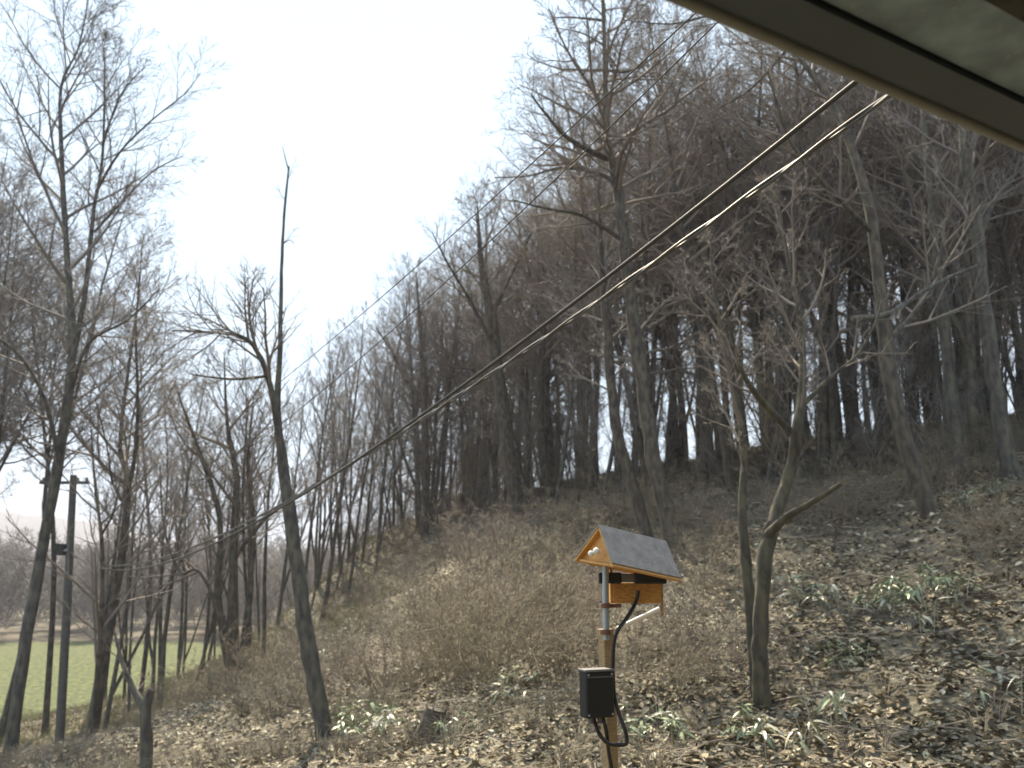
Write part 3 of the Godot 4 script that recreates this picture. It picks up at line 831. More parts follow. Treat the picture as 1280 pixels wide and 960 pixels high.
func ground_cover() -> void:
	var xf := []
	var cols := []
	var tones := [Vector3(0.235, 0.188, 0.112), Vector3(0.32, 0.275, 0.18), Vector3(0.155, 0.118, 0.070), Vector3(0.46, 0.42, 0.30), Vector3(0.095, 0.075, 0.048), Vector3(0.26, 0.205, 0.115), Vector3(0.21, 0.188, 0.135)]
	var made := 0
	while made < 110000:
		var d := 6.0 + 40.0 * pow(rng.randf(), 1.7)
		var x := rng.randf_range(-0.72, 0.78) * d
		var patch := bump.get_noise_2d(x * 1.7 + 40.0, d * 1.7)
		if patch < -0.08 and rng.randf() < 0.6: continue
		var s := rng.randf_range(0.055, 0.13) * (1.0 + maxf(d - 22.0, 0.0) * 0.02)
		var b := Basis.from_euler(Vector3(rng.randf_range(-0.6, 0.6), rng.randf() * TAU, rng.randf_range(-0.6, 0.6)))
		if rng.randf() < 0.35: b = b * Basis(Vector3.RIGHT, PI)
		xf.append(Transform3D(b.scaled_local(Vector3(s, s * rng.randf_range(0.6, 1.6), s)), on_ground(x, d, -0.025 - rng.randf() * 0.03)))
		var c: Vector3 = tones[rng.randi() % tones.size()] * rng.randf_range(0.7, 1.15)
		cols.append(Color(c.x, c.y, c.z))
		made += 1
	stuff("leaf_litter", leaf_mesh(), M.leaf, xf, cols, "brown and buff fallen leaves covering the slope", "leaves")
	# dry grass
	var t := Geo.new()
	for k in 14:
		var a := rng.randf() * TAU
		var l := rng.randf_range(0.25, 0.6)
		var bend := rng.randf_range(0.3, 1.1)
		var o := Vector3(cos(a), 0, sin(a))
		var p0 := o * 0.04
		var p1 := p0 + Vector3(0, l * 0.5, 0) + o * l * 0.22 * bend
		var p2 := p1 + Vector3(0, l * 0.3 * (1.2 - bend), 0) + o * l * 0.45 * bend
		t.tube(PackedVector3Array([p0, p1, p2]), PackedFloat32Array([0.004, 0.0035, 0.001]), 3)
	var gx := []
	var gc := []
	while gx.size() < 6000:
		var d := 8.0 + 38.0 * pow(rng.randf(), 0.9)
		var x := rng.randf_range(-0.72, 0.72) * d
		var n := bump.get_noise_2d(x * 0.8 - 90.0, d * 0.8)
		if n < -0.02: continue
		if x > 0.16 * d and d < 17.0 and rng.randf() < 0.85: continue
		var s := rng.randf_range(0.5, 1.25)
		gx.append(Transform3D(Basis(Vector3.UP, rng.randf() * TAU).scaled(Vector3(s, s * rng.randf_range(0.5, 1.0), s)), on_ground(x, d, 0.02)))
		var c := Vector3(0.27, 0.235, 0.165).lerp(Vector3(0.14, 0.12, 0.09), rng.randf()) * rng.randf_range(0.75, 1.2)
		gc.append(Color(c.x, c.y, c.z))
	stuff("dry_grass", t.mesh(), M.blade, gx, gc, "bleached dry grass stalks lying over the leafy slope", "grass")
	# field grass along the near edge of the field
	var fx := []
	var fc := []
	while fx.size() < 2600:
		var d := 27.0 + 30.0 * pow(rng.randf(), 1.4)
		var x := rng.randf_range(-0.75, -0.14) * d
		var s := rng.randf_range(0.4, 0.9)
		fx.append(Transform3D(Basis(Vector3.UP, rng.randf() * TAU).scaled(Vector3(s * 1.4, s, s * 1.4)), on_ground(x, d, -0.1 if d > 38.0 else 0.0)))
		var c := Vector3(0.13, 0.17, 0.045).lerp(Vector3(0.24, 0.21, 0.11), rng.randf() * (0.5 if d > 38.0 else 1.0))
		fc.append(Color(c.x, c.y, c.z))
	stuff("field_grass", t.mesh(), M.blade, fx, fc, "short green grass growing at the edge of the field", "grass")
	# fallen twigs
	var sg := Geo.new()
	sg.tube(PackedVector3Array([Vector3(-0.5, 0, 0), Vector3(-0.1, 0.03, 0.05), Vector3(0.25, 0.02, -0.02), Vector3(0.5, 0.05, 0.04)]), PackedFloat32Array([0.009, 0.008, 0.006, 0.003]), 4)
	sg.tube(PackedVector3Array([Vector3(0.0, 0.03, 0.03), Vector3(0.2, 0.08, 0.16)]), PackedFloat32Array([0.006, 0.002]), 3)
	var sx := []
	var scol := []
	while sx.size() < 2400:
		var d := 6.5 + 26.0 * pow(rng.randf(), 1.2)
		var x := rng.randf_range(-0.72, 0.72) * d
		var s := rng.randf_range(0.15, 0.75)
		sx.append(Transform3D(Basis.from_euler(Vector3(rng.randf_range(-0.2, 0.2), rng.randf() * TAU, rng.randf_range(-0.25, 0.25))).scaled_local(Vector3(s, 1, s)), on_ground(x, d, -0.05)))
		var c := Vector3(0.30, 0.25, 0.19) * rng.randf_range(0.4, 1.5)
		scol.append(Color(c.x, c.y, c.z))
	stuff("fallen_twigs", sg.mesh(), M.blade, sx, scol, "thin grey twigs strewn over the fallen leaves", "twigs")

func brush() -> void:
	# bare twiggy bushes
	var protos := []
	for v in 4:
		var g := Geo.new()
		for k in 17:
			var a := rng.randf() * TAU
			var tilt := rng.randf_range(0.1, 0.85)
			grow(g, Vector3(cos(a), 0, sin(a)) * rng.randf() * 0.25 - Vector3(0, 0.08, 0), Vector3(cos(a) * tilt, 1, sin(a) * tilt).normalized(), rng.randf_range(0.7, 1.6), 0.007, 1, cfg({n = [0, 7, 5, 2], lr = [0, 0.4, 0.5, 0.5], rmin = 0.0028, wig = 0.18, trop = -0.05 if v % 2 else 0.03}))
		protos.append(g.mesh())
	var spots := [[600, 800, 14.5], [640, 770, 16], [668, 745, 17.5], [620, 740, 18], [575, 790, 17], [700, 760, 15.5], [655, 700, 22], [610, 715, 22], [690, 690, 21], [560, 760, 20], [530, 790, 20], [720, 720, 17], [640, 840, 12.5], [585, 850, 13.5], [500, 800, 19], [480, 850, 16], [540, 840, 15], [445, 800, 21], [425, 840, 18], [680, 650, 26], [730, 660, 23], [760, 690, 20], [620, 670, 27], [590, 735, 23], [880, 700, 17], [905, 760, 14], [870, 800, 12], [890, 840, 11], [1060, 640, 17], [1260, 690, 12.8], [1000, 620, 18], [900, 640, 19], [830, 640, 21], [780, 640, 23], [460, 760, 27], [510, 740, 27], [545, 700, 29], [330, 860, 22], [260, 880, 22], [370, 850, 20], [220, 890, 22], [300, 900, 18], [345, 900, 16], [410, 860, 17], [1120, 600, 18], [1180, 620, 17], [240, 850, 27], [280, 840, 28], [320, 830, 29], [190, 880, 26], [355, 820, 27], [385, 830, 23], [830, 880, 10.4], [700, 840, 12.2], [620, 650, 34], [670, 630, 33], [720, 620, 31], [770, 615, 29], [820, 600, 28], [870, 600, 26], [920, 590, 25], [980, 580, 24], [1040, 575, 22], [1100, 570, 21.5], [1160, 570, 20.5], [1220, 570, 19.5], [1270, 570, 18.5], [570, 670, 36], [520, 690, 38], [490, 715, 36], [690, 615, 36], [800, 590, 32], [900, 575, 29], [1010, 565, 26], [1090, 560, 24.5], [1190, 560, 22.5], [1250, 560, 21]]
	var k := 0
	for s in spots:
		var w := at(s[0], s[1], s[2])
		var where := "on the open slope behind the bird feeder"
		if s[0] < 430: where = "at the foot of the slope below the snag"
		elif s[0] > 850: where = "under the wood beside the crooked mossy tree"
		var o := thing("bare_shrub", on_ground(w.x, s[2]), ["tan", "brown", "grey", "reddish"][k % 4] + " bare twiggy shrub " + where, "shrub", "bare shrubs " + where)
		o.rotation.y = rng.randf() * TAU
		var f := rng.randf_range(0.75, 1.25) * (1.25 if s[0] > 560 and s[0] < 740 and s[2] < 24 else 1.0)
		o.scale = Vector3(f * 1.15, f * rng.randf_range(0.7, 1.0), f * 1.15)
		part("stems", protos[(k / 4 + k) % 4], [M.bramble, M.twig_tan, M.bramble_grey, M.twig_red][k % 4], o)
		k += 1

func bamboo() -> void:
	# dwarf bamboo: every leaf a blade of its own on short canes
	var blades := []
	for v in 3:
		var g := Geo.new()
		var n := 6
		var droop := 0.25 + 0.25 * v
		var prev := []
		for s in n + 1:
			var t := s / float(n)
			var w := 0.13 * sin(PI * pow(t, 0.75)) + 0.002
			var c := Vector3(t, 0.18 * t - droop * t * t, 0)
			var row := [c + Vector3(0, 0.035, -w), c, c + Vector3(0, 0.035, w)]
			if s > 0:
				for e in 2:
					g.quad(prev[e], prev[e + 1], row[e + 1], row[e])
			prev = row
		blades.append(g.mesh())
	var spots := [[1000, 755, 13.0, 9, 0], [1035, 770, 12.6, 12, 0], [1075, 775, 12.2, 12, 0], [985, 745, 13.6, 10, 0], [1130, 735, 12.4, 16, 1], [1160, 720, 12.4, 14, 1], [1110, 760, 12.0, 12, 1], [1185, 745, 11.6, 12, 1], [1150, 775, 11.2, 10, 0], [1210, 615, 15.2, 10, 0], [1235, 600, 15.6, 9, 1], [1065, 830, 10.6, 9, 1], [940, 925, 9.2, 12, 1], [965, 935, 9.0, 10, 0], [835, 935, 9.4, 10, 1], [815, 925, 9.8, 8, 0], [1040, 905, 9.2, 8, 0], [430, 900, 14.0, 12, 1], [450, 925, 13.0, 12, 1], [480, 930, 12.6, 12, 0], [505, 945, 11.8, 10, 0], [470, 905, 13.6, 9, 1], [640, 900, 11.6, 8, 0], [660, 870, 12.2, 8, 1], [575, 940, 11.0, 8, 1], [420, 800, 22.0, 10, 1], [440, 785, 23.0, 10, 1], [400, 830, 20.0, 9, 0], [1255, 860, 9.0, 7, 0]]
	for s in spots:
		var w := at(s[0], s[1], s[2])
		var dry: bool = s[4] == 0
		var place := "below the dark thick-footed tree"
		if s[0] < 700: place = "on the leafy ground right of the snag's foot"
		elif s[1] > 800: place = "near the foot of the crooked mossy tree"
		var o := thing("bamboo_grass", on_ground(w.x, s[2]), ("bleached pale" if dry else "green") + " dwarf bamboo clump " + place, "bamboo", ("bleached" if dry else "green") + " bamboo clumps " + place)
		o.rotation.y = rng.randf() * TAU
		for c in 5:
			var a := c * 1.3 + rng.randf()
			var sp := rng.randf_range(0.08, 0.42)
			var top := Vector3(cos(a) * sp, rng.randf_range(0.12, 0.40), sin(a) * sp)
			var g := Geo.new()
			g.tube(PackedVector3Array([Vector3(cos(a) * sp * 0.7, -0.12, sin(a) * sp * 0.7), Vector3(top.x * 0.85, top.y * 0.55, top.z * 0.85), top]), PackedFloat32Array([0.006, 0.005, 0.004]), 5)
			part("cane", g, M.bamboo_dry, o)
			for l in int(ceil(s[3] * 0.8)):
				var lf := part("leaf", blades[rng.randi() % 3], M.bamboo_dry if dry and rng.randf() < 0.7 else M.bamboo_leaf, o)
				var q := Basis.from_euler(Vector3(rng.randf_range(-0.4, 0.4), rng.randf() * TAU, rng.randf_range(-0.5, 0.35)))
				var sz := rng.randf_range(0.11, 0.25)
				lf.transform = Transform3D(q.scaled_local(Vector3(sz, sz, sz * rng.randf_range(0.55, 0.9))), Vector3(top.x, top.y * rng.randf_range(0.5, 1.0), top.z))

func debris() -> void:
	var stick := func(called, label, pts, r, mat):
		var raw := PackedVector3Array()
		var rad := PackedFloat32Array()
		var foot := Vector3.ZERO
		for k in pts.size():
			var w := at(pts[k][0], pts[k][1], pts[k][2])
			if k == 0: foot = w
			raw.append(w - foot)
			rad.append(lerpf(r, r * 0.55, k / float(pts.size() - 1)))
		var g := Geo.new()
		g.tube(raw, rad, 7, true)
		var o := part(called, g, mat, self, foot)
		tag(o, label, "branch")
	var gp := func(px, py, d, up):
		var w := at(px, py, d)
		var lo := 5.0
		# walk along the pixel's ray to the ground
		var t := 5.0
		while t < 40.0:
			var q := at(px, py, t)
			if q.y < height(q.x, t) + up: break
			t += 0.03
		return [px, py, t]
	stick.call("fallen_branch", "straight thin stick lying on the leaves left of the black box", [gp.call(687, 927, 0, 0.02), gp.call(706, 908, 0, 0.04), gp.call(727, 894, 0, 0.05)], 0.018, M.bark_grey)
	stick.call("fallen_branch", "grey branch lying on the leaves right of the feeder post", [gp.call(786, 912, 0, 0.02), gp.call(815, 885, 0, 0.05), gp.call(848, 852, 0, 0.05)], 0.024, M.bark_grey)
	stick.call("fallen_branch", "mossy log edging the bleached bamboo", [gp.call(1030, 830, 0, 0.03), gp.call(1080, 805, 0, 0.05), gp.call(1125, 775, 0, 0.05)], 0.03, M.bark_moss)
	stick.call("broken_limb", "grey broken limb hanging across the trunks of the wood", [[1065, 398, 15.0], [1098, 396, 15.1], [1125, 386, 15.3], [1150, 366, 15.6], [1190, 345, 16.0], [1222, 332, 16.4]], 0.055, M.bark_grey)
	# dead stump by the foot of the slope
	var hit: Array = gp.call(536, 925, 0, 0.0)
	var w := at(hit[0], hit[1], hit[2])
	var s := thing("tree_stump", w, "dark rotten stump among the leaves between snag and feeder", "stump")
	var g := Geo.new()
	var ring := PackedVector3Array()
	var rr := PackedFloat32Array()
	for e in [[-0.15, 0.24], [0.02, 0.20], [0.16, 0.165], [0.30, 0.15], [0.36, 0.12]]:
		ring.append(Vector3(e[0] * 0.25, e[0], 0)); rr.append(e[1])
	g.tube(ring, rr, 11, true)
	part("trunk", g, M.bark_brown, s)
	var c := Geo.new()
	for k in 7:
		var a := k * 0.9
		c.spike(Vector3(cos(a) * 0.11 + 0.07, 0.30, sin(a) * 0.11), Vector3(cos(a) * 0.12 + 0.09, 0.36 + 0.12 * rng.randf(), sin(a) * 0.12), 0.035)
	part("splinters", c, M.bark_brown, s)

# ---------------------------------------------------------------- house eave, cables, pole
var along := Vector3(0.857, 0, -0.515)        # the eave runs this way
var outward := Vector3(-0.515, 0, -0.857)     # and the garden lies this way

func hpt(a: float, n: float, y: float) -> Vector3:
	return along * a + outward * n + Vector3(0, y, 0)

func house() -> void:
	var h := 0.82
	var y := EYE + h
	var o := thing("house", Vector3.ZERO, "house with a weathered grey-green eave and dark gutter overhead", "house")
	var A0 := -4.0
	var span := 12.0
	var sweep := func(called, poly, mat):          # poly in (outward, up), swept along the eave
		var g := Geo.new()
		g.prism(PackedVector2Array(poly), along * A0, outward, Vector3.UP, along * span)
		return part(called, g, mat, o)
	var n1 := h * 1.049
	var n2 := h * 0.928
	var n3 := h * 0.757
	# gutter: trough with a rounded front
	var gp := []
	for k in 9:
		var t := PI * 0.5 * k / 8.0
		gp.append(Vector2(n1 - 0.028 + sin(t) * 0.028, y + 0.028 - cos(t) * 0.028))
	gp.append_array([Vector2(n1, y + 0.10), Vector2(n1 - 0.012, y + 0.10), Vector2(n1 - 0.012, y + 0.022), Vector2(n2 + 0.006, y + 0.022), Vector2(n2 + 0.006, y + 0.11), Vector2(n2, y + 0.11), Vector2(n2, y)])
	var gutter = sweep.call("gutter", gp, M.gutter)
	var lip := Geo.new()
	var ps := PackedVector3Array()
	var rs := PackedFloat32Array()
	for k in 13:
		ps.append(hpt(A0 + span * k / 12.0, n1 - 0.008, y + 0.002)); rs.append(0.011)
	lip.tube(ps, rs, 10, true)
	part("gutter_lip", lip, M.gutter_lip, gutter)
	sweep.call("soffit", [Vector2(n3, y + 0.012), Vector2(n2 - 0.004, y + 0.012), Vector2(n2 - 0.004, y + 0.03), Vector2(n3, y + 0.03)], M.soffit)
	sweep.call("batten", [Vector2(n3 - 0.16, y - 0.01), Vector2(n3 - 0.004, y - 0.01), Vector2(n3 - 0.004, y + 0.05), Vector2(n3 - 0.16, y + 0.05)], M.batten)
	sweep.call("soffit_board", [Vector2(-0.8, y + 0.02), Vector2(n3 - 0.17, y + 0.02), Vector2(n3 - 0.17, y + 0.04), Vector2(-0.8, y + 0.04)], M.batten)
	sweep.call("roof", [Vector2(n1 - 0.03, y + 0.13), Vector2(-0.8, y + 0.55), Vector2(-0.8, y + 0.49), Vector2(n1 - 0.03, y + 0.09 + 0.022)], M.roofing)
	sweep.call("wall", [Vector2(-0.55, -0.6), Vector2(-0.4, -0.6), Vector2(-0.4, y + 0.018), Vector2(-0.55, y + 0.018)], M.siding)
	sweep.call("upper_wall", [Vector2(-0.95, y + 0.045), Vector2(-0.82, y + 0.045), Vector2(-0.82, y + 3.4), Vector2(-0.95, y + 3.4)], M.siding)

func sag_path(a: Vector3, b: Vector3, sag: float, beyond: float, n := 48) -> PackedVector3Array:
	var ps := PackedVector3Array()
	for k in n + 1:
		var t := (1.0 + beyond) * k / n
		ps.append(a + (b - a) * t - Vector3(0, 4.0 * sag * t * (1.0 - t), 0))
	return ps

func reach(a: Vector3, b: Vector3) -> float:     # how far past b the span meets the upper wall
	var na := a.dot(outward)
	var nb := b.dot(outward)
	return (nb + 0.8) / (na - nb)

func even(n: int, r: float) -> PackedFloat32Array:
	var out := PackedFloat32Array()
	out.resize(n)
	out.fill(r)
	return out

func cables() -> void:
	var d := 27.0
	var a := at(86, 688, d)
	var b := at(1074, 99, 3.6)
	var p := sag_path(a, b, 1.25, reach(a, b), 70)
	var g := Geo.new()
	g.tube(p, even(p.size(), 0.0125), 10, true)
	tag(part("service_cable", g, M.cable, self), "smooth thick black cable running from the pole to the house eave", "cable")
	b = at(1114, 117, 3.6)
	a = at(90, 694, d)
	p = sag_path(a, b, 1.0, reach(a, b), 1100)
	var o := thing("twisted_cable", a, "thick grey twisted cable glinting in the sun below the smooth black cable", "cable")
	for s in 2:
		var q := PackedVector3Array()
		var dir := (b - a).normalized()
		var u := dir.cross(Vector3.UP).normalized()
		var w := u.cross(dir)
		var run := 0.0
		for k in p.size():
			if k > 0: run += p[k].distance_to(p[k - 1])
			var ph := run * TAU / 1.1 + s * PI
			q.append(p[k] - a + (u * cos(ph) + w * sin(ph)) * 0.0088)
		var sg := Geo.new()
		sg.tube(q, even(q.size(), 0.0085), 7, true)
		part("strand", sg, M.strand, o)
	for e in [[[66, 603], [872, 14], 1.05, "upper thin black wire between pole top and house roof"], [[100, 603], [905, 20], 1.35, "lower thin black wire between pole top and house roof"]]:
		a = at(e[0][0], e[0][1], d)
		b = at(e[1][0], e[1][1], 3.4)
		p = sag_path(a, b, e[2], reach(a, b), 60)
		g = Geo.new()
		g.tube(p, even(p.size(), 0.003), 7, true)
		tag(part("thin_wire", g, M.wire, self), e[3], "wire")

func pole() -> void:
	var d := 27.0
	var foot := at(75, 932, d)
	foot.y = height(foot.x, d)
	var o := thing("utility_pole", foot, "dark concrete utility pole with a short crossarm on the left bank", "pole")
	var top := at(92, 594, d) - foot
	var g := Geo.new()
	g.tube(PackedVector3Array([Vector3(0, -0.5, 0), top * 0.5, top]), PackedFloat32Array([0.135, 0.12, 0.10]), 14, true)
	part("shaft", g, M.concrete, o)
	g = Geo.new()
	var c := at(84, 604, d) - foot + Vector3(0, 0, 0.17)
	g.box(c, Vector3(0.75, 0.045, 0.045))
	var arm := part("crossarm", g, M.concrete, o)
	for x in [-0.65, -0.2, 0.4, 0.68]:
		var ig := Geo.new()
		var q := PackedVector3Array()
		var r := PackedFloat32Array()
		for e in [[0.04, 0.02], [0.06, 0.05], [0.09, 0.05], [0.10, 0.03], [0.13, 0.042], [0.16, 0.02]]:
			q.append(c + Vector3(x, e[0], 0)); r.append(e[1])
		ig.tube(q, r, 10, true)
		part("insulator", ig, M.grey_plastic, arm)
	g = Geo.new()
	var bx := at(83, 687, d) - foot
	g.box(bx + Vector3(-0.16, 0, 0.05), Vector3(0.17, 0.17, 0.14))
	part("junction_box", g, M.batten, o)
	g = Geo.new()
	g.tube(PackedVector3Array([bx + Vector3(-0.02, -0.05, 0.14), bx + Vector3(0.05, -0.02, 0.15), bx + Vector3(0.12, -0.02, 0.15)]), even(3, 0.03), 8, true)
	part("cable_clamp", g, M.pipe, o)

# ---------------------------------------------------------------- bird feeder
func feeder() -> void:
	var d := 4.0
	var base := at(782, 1000, d)
	base.y = height(base.x, d)
	var o := thing("bird_feeder", base, "orange wooden bird feeder with a grey pitched roof on a post", "feeder")
	var pt := func(px, py, dd = 0.0): return at(px, py, d + dd) - base
	var k := d / F
	# post
	var p0: Vector3 = Vector3(pt.call(768, 960).x + (pt.call(768, 960).x - pt.call(758, 800).x) * 0.4, -0.35, 0)
	var p1: Vector3 = pt.call(757, 786)
	p0.z = p1.z
	var up := (p1 - p0).normalized()
	var q := Basis(Vector3.UP.cross(up).normalized(), Vector3.UP.angle_to(up)) * Basis(Vector3.UP, 0.45)
	var g := Geo.new()
	g.box((p0 + p1) * 0.5, Vector3(0.026, p0.distance_to(p1) * 0.5, 0.026), q, 0.003)
	part("post", g, M.wood_tan, o)
	g = Geo.new()
	g.tube(PackedVector3Array([pt.call(758, 800, -0.05), pt.call(757, 750, -0.05), pt.call(757, 698, -0.03)]), even(3, 0.0145), 14, true)
	var pipe := part("pipe", g, M.pipe, o)
	for e in [[757, 789, 0.024], [757, 756, 0.02]]:
		g = Geo.new()
		g.tube(PackedVector3Array([pt.call(e[0], e[1] + 4, -0.05), pt.call(e[0], e[1] - 2, -0.05)]), even(2, e[2]), 14, true)
		part("clamp", g, M.rust, pipe)
	g = Geo.new()
	g.box(pt.call(763, 757, -0.015), Vector3(0.045, 0.008, 0.02))
	part("bracket", g, M.rust, o)
	# roof, a little crooked on its post
	var yaw := Basis(Vector3.UP, 0.60)
	var rb := Basis(Vector3(0, 0, 1), -0.19) * yaw                # x: ridge, z: towards the near eave
	var apex: Vector3 = pt.call(749, 657, -0.12)
	var L := 0.40
	var W := 0.128
	var H := 0.155
	var rx := rb * Vector3.RIGHT
	var ry := rb * Vector3.UP
	var rz := rb * Vector3.BACK
	var roof := Node3D.new()
	roof.name = "roof"
	o.add_child(roof)
	for s in [1.0, -1.0]:
		var slope: Vector3 = (rz * s * W - ry * H).normalized()
		var nrm: Vector3 = (rz * s * H + ry * W).normalized()
		var len := Vector2(W, H).length()
		g = Geo.new()
		var bq := Basis(rx, nrm, slope) if s > 0 else Basis(-rx, nrm, slope)
		g.box(apex + rx * L * 0.5 + slope * (len * 0.5 + 0.004) - nrm * 0.007 + (rz * s * 0.001), Vector3(L * 0.5, 0.006, len * 0.5 + 0.004), bq, 0.0015)
		var panel := part("roof_board", g, M.wood_orange, roof)
		g = Geo.new()
		g.box(apex + rx * L * 0.5 + slope * (len * 0.5 - 0.004) + nrm * 0.0022, Vector3(L * 0.5 + 0.004, 0.0028, len * 0.5), bq, 0.001)
		part("roofing_felt", g, M.shingle, panel)
	for e in [0.025, L - 0.04]:
		g = Geo.new()
		g.prism(PackedVector2Array([Vector2(-W + 0.012, -H + 0.004), Vector2(W - 0.012, -H + 0.004), Vector2(0, -0.024)]), apex + rx * e, rz, ry, rx * 0.014)
		part("gable", g, M.wood_orange, o)
	g = Geo.new()
	g.box(apex + rx * L * 0.5 - ry * (H + 0.004), Vector3(L * 0.5 - 0.01, 0.006, W - 0.02), rb, 0.001)
	part("ceiling_board", g, M.wood_orange, o)
	# two white caps on the gable
	for e in [[738.5, 692, 0.0125], [745.5, 689, 0.0155]]:
		g = Geo.new()
		g.ball(pt.call(e[0], e[1], -0.15), Vector3(e[2], e[2], e[2]), 16)
		part("white_cap", g, M.white_plastic, o)
	# bar of black units under the roof
	var bar := Node3D.new()
	bar.name = "camera_bar"
	o.add_child(bar)
	for e in [[748, 776, 0.024, M.black_plastic, 0.02], [774, 796, 0.019, M.grey_plastic, 0.025], [793, 832, 0.025, M.black_plastic, 0.0]]:
		var l: Vector3 = pt.call(e[0], 723, e[4])
		var r: Vector3 = pt.call(e[1], 722, e[4])
		g = Geo.new()
		g.box((l + r) * 0.5, Vector3(l.distance_to(r) * 0.5, e[2], 0.03), Basis(), 0.005)
		part("unit", g, e[3], bar)
	# tray box
	var bx0: Vector3 = pt.call(766, 741, 0.06)
	var bx1: Vector3 = pt.call(826, 742, 0.06)
	g = Geo.new()
	g.box((bx0 + bx1) * 0.5, Vector3(bx0.distance_to(bx1) * 0.5, 0.044, 0.008), Basis(), 0.002)
	part("front_board", g, M.wood_orange, o)
	g = Geo.new()
	g.box((bx0 + bx1) * 0.5 + Vector3(0, 0, -0.2), Vector3(bx0.distance_to(bx1) * 0.5, 0.044, 0.008), Basis(), 0.002)
	part("back_board", g, M.wood_orange, o)
	g = Geo.new()
	g.box((bx0 + bx1) * 0.5 + Vector3(0, -0.037, -0.1), Vector3(bx0.distance_to(bx1) * 0.5 - 0.004, 0.006, 0.091), Basis(), 0.002)
	part("floor_board", g, M.wood_tan, o)
	for e in [bx0.x - 0.006, bx1.x + 0.006]:
		g = Geo.new()
		g.box(Vector3(e, bx0.y + 0.03, bx0.z - 0.1), Vector3(0.006, 0.13 if e > bx0.x else 0.075, 0.105), Basis(), 0.002)
		if e > bx0.x:
			g = Geo.new()
			g.box(Vector3(e, bx0.y + 0.0, bx0.z - 0.02), Vector3(0.006, 0.10, 0.012), Basis(), 0.002)
		part("side_board", g, M.wood_tan if e > bx0.x else M.wood_orange, o)
	# white perch
	g = Geo.new()
	g.tube(PackedVector3Array([pt.call(772, 786, 0.30), pt.call(824, 761, 0.36)]), even(2, 0.011), 12, true)
	part("perch", g, M.white_plastic, o)
	# black box on the post, its lid and the cable
	var c: Vector3 = pt.call(746, 867, -0.10)
	g = Geo.new()
	var bq := Basis(Vector3.UP, 0.5) * Basis(Vector3.RIGHT, 0.0)
	g.box(c, Vector3(0.066, 0.093, 0.034), Basis(Vector3.UP, 0.38), 0.006)
	var case := part("black_box", g, M.black_plastic, o)
	g = Geo.new()
	g.box(c + Vector3(0, 0.096, 0), Vector3(0.069, 0.005, 0.037), Basis(Vector3.UP, 0.38), 0.002)
	part("lid", g, M.grey_plastic, case)
	var cq := Basis(Vector3.UP, 0.38)
	for e in [-0.03, 0.012]:
		g = Geo.new()
		g.tube(PackedVector3Array([c + cq * Vector3(e, -0.091, 0), c + cq * Vector3(e, -0.118, 0)]), even(2, 0.012), 10, true)
		part("cable_gland", g, M.grey_plastic, case)
	for ex in [-0.055, 0.055]:
		for ey in [-0.08, 0.08]:
			g = Geo.new()
			g.tube(PackedVector3Array([c + cq * Vector3(ex, ey, 0.033), c + cq * Vector3(ex, ey, 0.0365)]), even(2, 0.005), 8, true)
			part("screw", g, M.pipe, case)
	g = Geo.new()
	g.box(c + cq * Vector3(0, 0.070, 0.0345), Vector3(0.0645, 0.0018, 0.001), cq, 0.0004)
	part("seam", g, M.grey_plastic, case)
	for path in [[[798, 738, 0.02], [795, 752, 0.02], [784, 772, -0.02], [771, 790, -0.08], [767, 808, -0.08], [766, 840, -0.07], [768, 870, -0.08], [774, 893, -0.1], [782, 915, -0.12], [783, 929, -0.12], [774, 931, -0.12], [760, 929, -0.12], [749, 917, -0.11], [743, 900, -0.10], [742, 890, -0.10]], [[752, 891, -0.09], [758, 915, -0.11], [761, 940, -0.07], [765, 965, -0.05], [768, 1010, -0.045]]]:
		var ps := PackedVector3Array()
		for a in path.size() - 1:
			var w0: Vector3 = pt.call(path[maxi(a - 1, 0)][0], path[maxi(a - 1, 0)][1], path[maxi(a - 1, 0)][2])
			var w1: Vector3 = pt.call(path[a][0], path[a][1], path[a][2])
			var w2: Vector3 = pt.call(path[a + 1][0], path[a + 1][1], path[a + 1][2])
			var w3: Vector3 = pt.call(path[mini(a + 2, path.size() - 1)][0], path[mini(a + 2, path.size() - 1)][1], path[mini(a + 2, path.size() - 1)][2])
			for s in 4: ps.append(w1.cubic_interpolate(w2, w0, w3, s / 4.0))
		ps.append(pt.call(path[-1][0], path[-1][1], path[-1][2]))
		g = Geo.new()
		g.tube(ps, even(ps.size(), 0.0085), 9, true)
		part("power_cable", g, M.rubber, o)

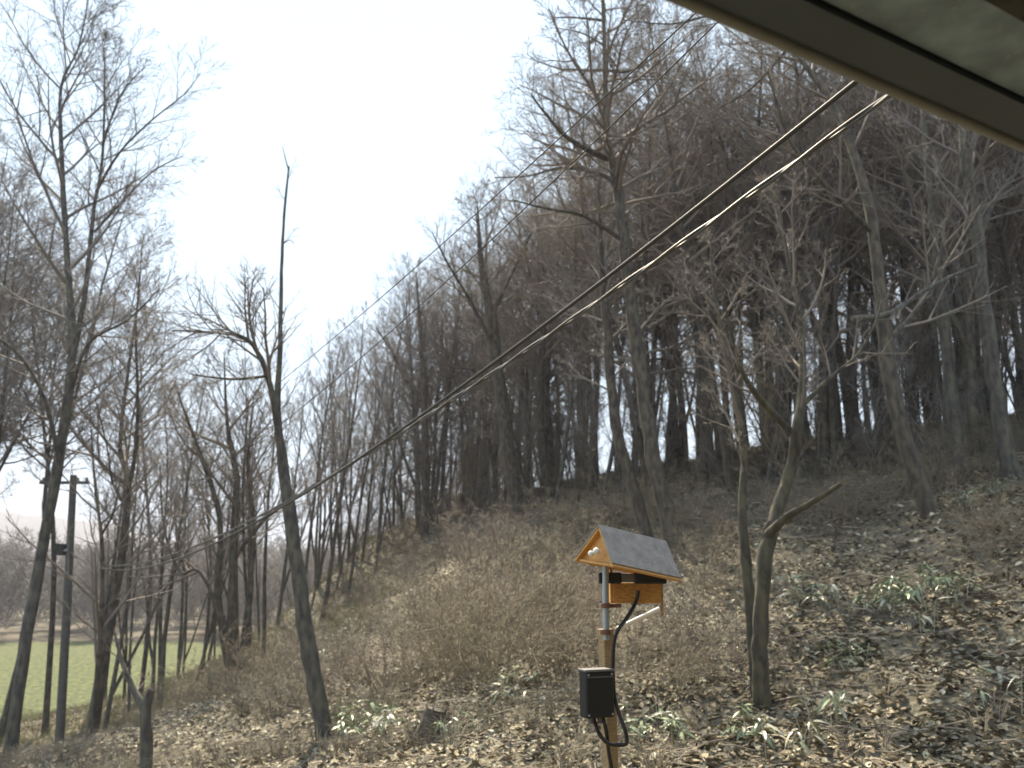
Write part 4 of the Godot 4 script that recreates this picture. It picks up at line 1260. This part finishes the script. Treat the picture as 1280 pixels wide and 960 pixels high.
# ---------------------------------------------------------------- scene
func _ready() -> void:
	rng.seed = 20260414
	var cam := Camera3D.new()
	cam.name = "camera"
	add_child(cam)
	cam.position = Vector3(0, EYE, 0)
	cam.rotation.x = pitch
	cam.fov = rad_to_deg(2.0 * atan(480.0 / F))
	var lens := CameraAttributesPhysical.new()       # a small webcam lens focused a little short of the feeder
	lens.frustum_focal_length = 12.0 / (480.0 / F)
	lens.frustum_focus_distance = 3.2
	lens.exposure_aperture = 3.6
	lens.frustum_near = 0.05
	lens.frustum_far = 6000.0
	cam.attributes = lens
	cam.near = 0.05
	cam.far = 6000.0
	cam.current = true
	var env := Environment.new()
	env.background_mode = Environment.BG_SKY
	var sky := Sky.new()
	var sm := ProceduralSkyMaterial.new()
	sm.sky_top_color = Color(0.83, 0.915, 1.0)
	sm.sky_horizon_color = Color(0.87, 0.945, 1.0)
	sm.sky_curve = 0.3
	sm.ground_bottom_color = Color(0.35, 0.33, 0.30)
	sm.ground_horizon_color = Color(0.80, 0.84, 0.88)
	sm.sun_angle_max = 1.0
	sky.sky_material = sm
	env.sky = sky
	env.tonemap_mode = Environment.TONE_MAPPER_LINEAR
	env.tonemap_exposure = 2.6
	env.background_energy_multiplier = 0.56
	env.fog_enabled = true
	env.fog_density = 0.0007
	env.fog_light_color = Color(0.95, 0.95, 1.0)
	env.sdfgi_enabled = true
	env.ssao_enabled = true
	env.ssil_enabled = true
	var we := WorldEnvironment.new()
	we.name = "environment"
	we.environment = env
	add_child(we)
	var sun := DirectionalLight3D.new()
	sun.name = "sun"
	add_child(sun)
	var el := deg_to_rad(50.0)
	var to_sun := Vector3(-0.33 * cos(el), sin(el), -cos(el))
	sun.look_at_from_position(Vector3.ZERO, -to_sun, Vector3.UP)
	sun.light_energy = 1.6
	sun.light_color = Color(1.0, 0.94, 0.83)
	sun.light_angular_distance = 0.5
	sun.shadow_enabled = true

	make_materials()
	print("materials ", Time.get_ticks_msec())
	build_terrain()
	print("terrain ", Time.get_ticks_msec())
	field()
	far_wood()
	house()
	make_kinds()
	print("kinds ", Time.get_ticks_msec())
	wood()
	make_drawn_trees()
	print("trees ", Time.get_ticks_msec())
	pole()
	cables()
	feeder()
	brush()
	bamboo()
	debris()
	ground_cover()
	print("done ", Time.get_ticks_msec())
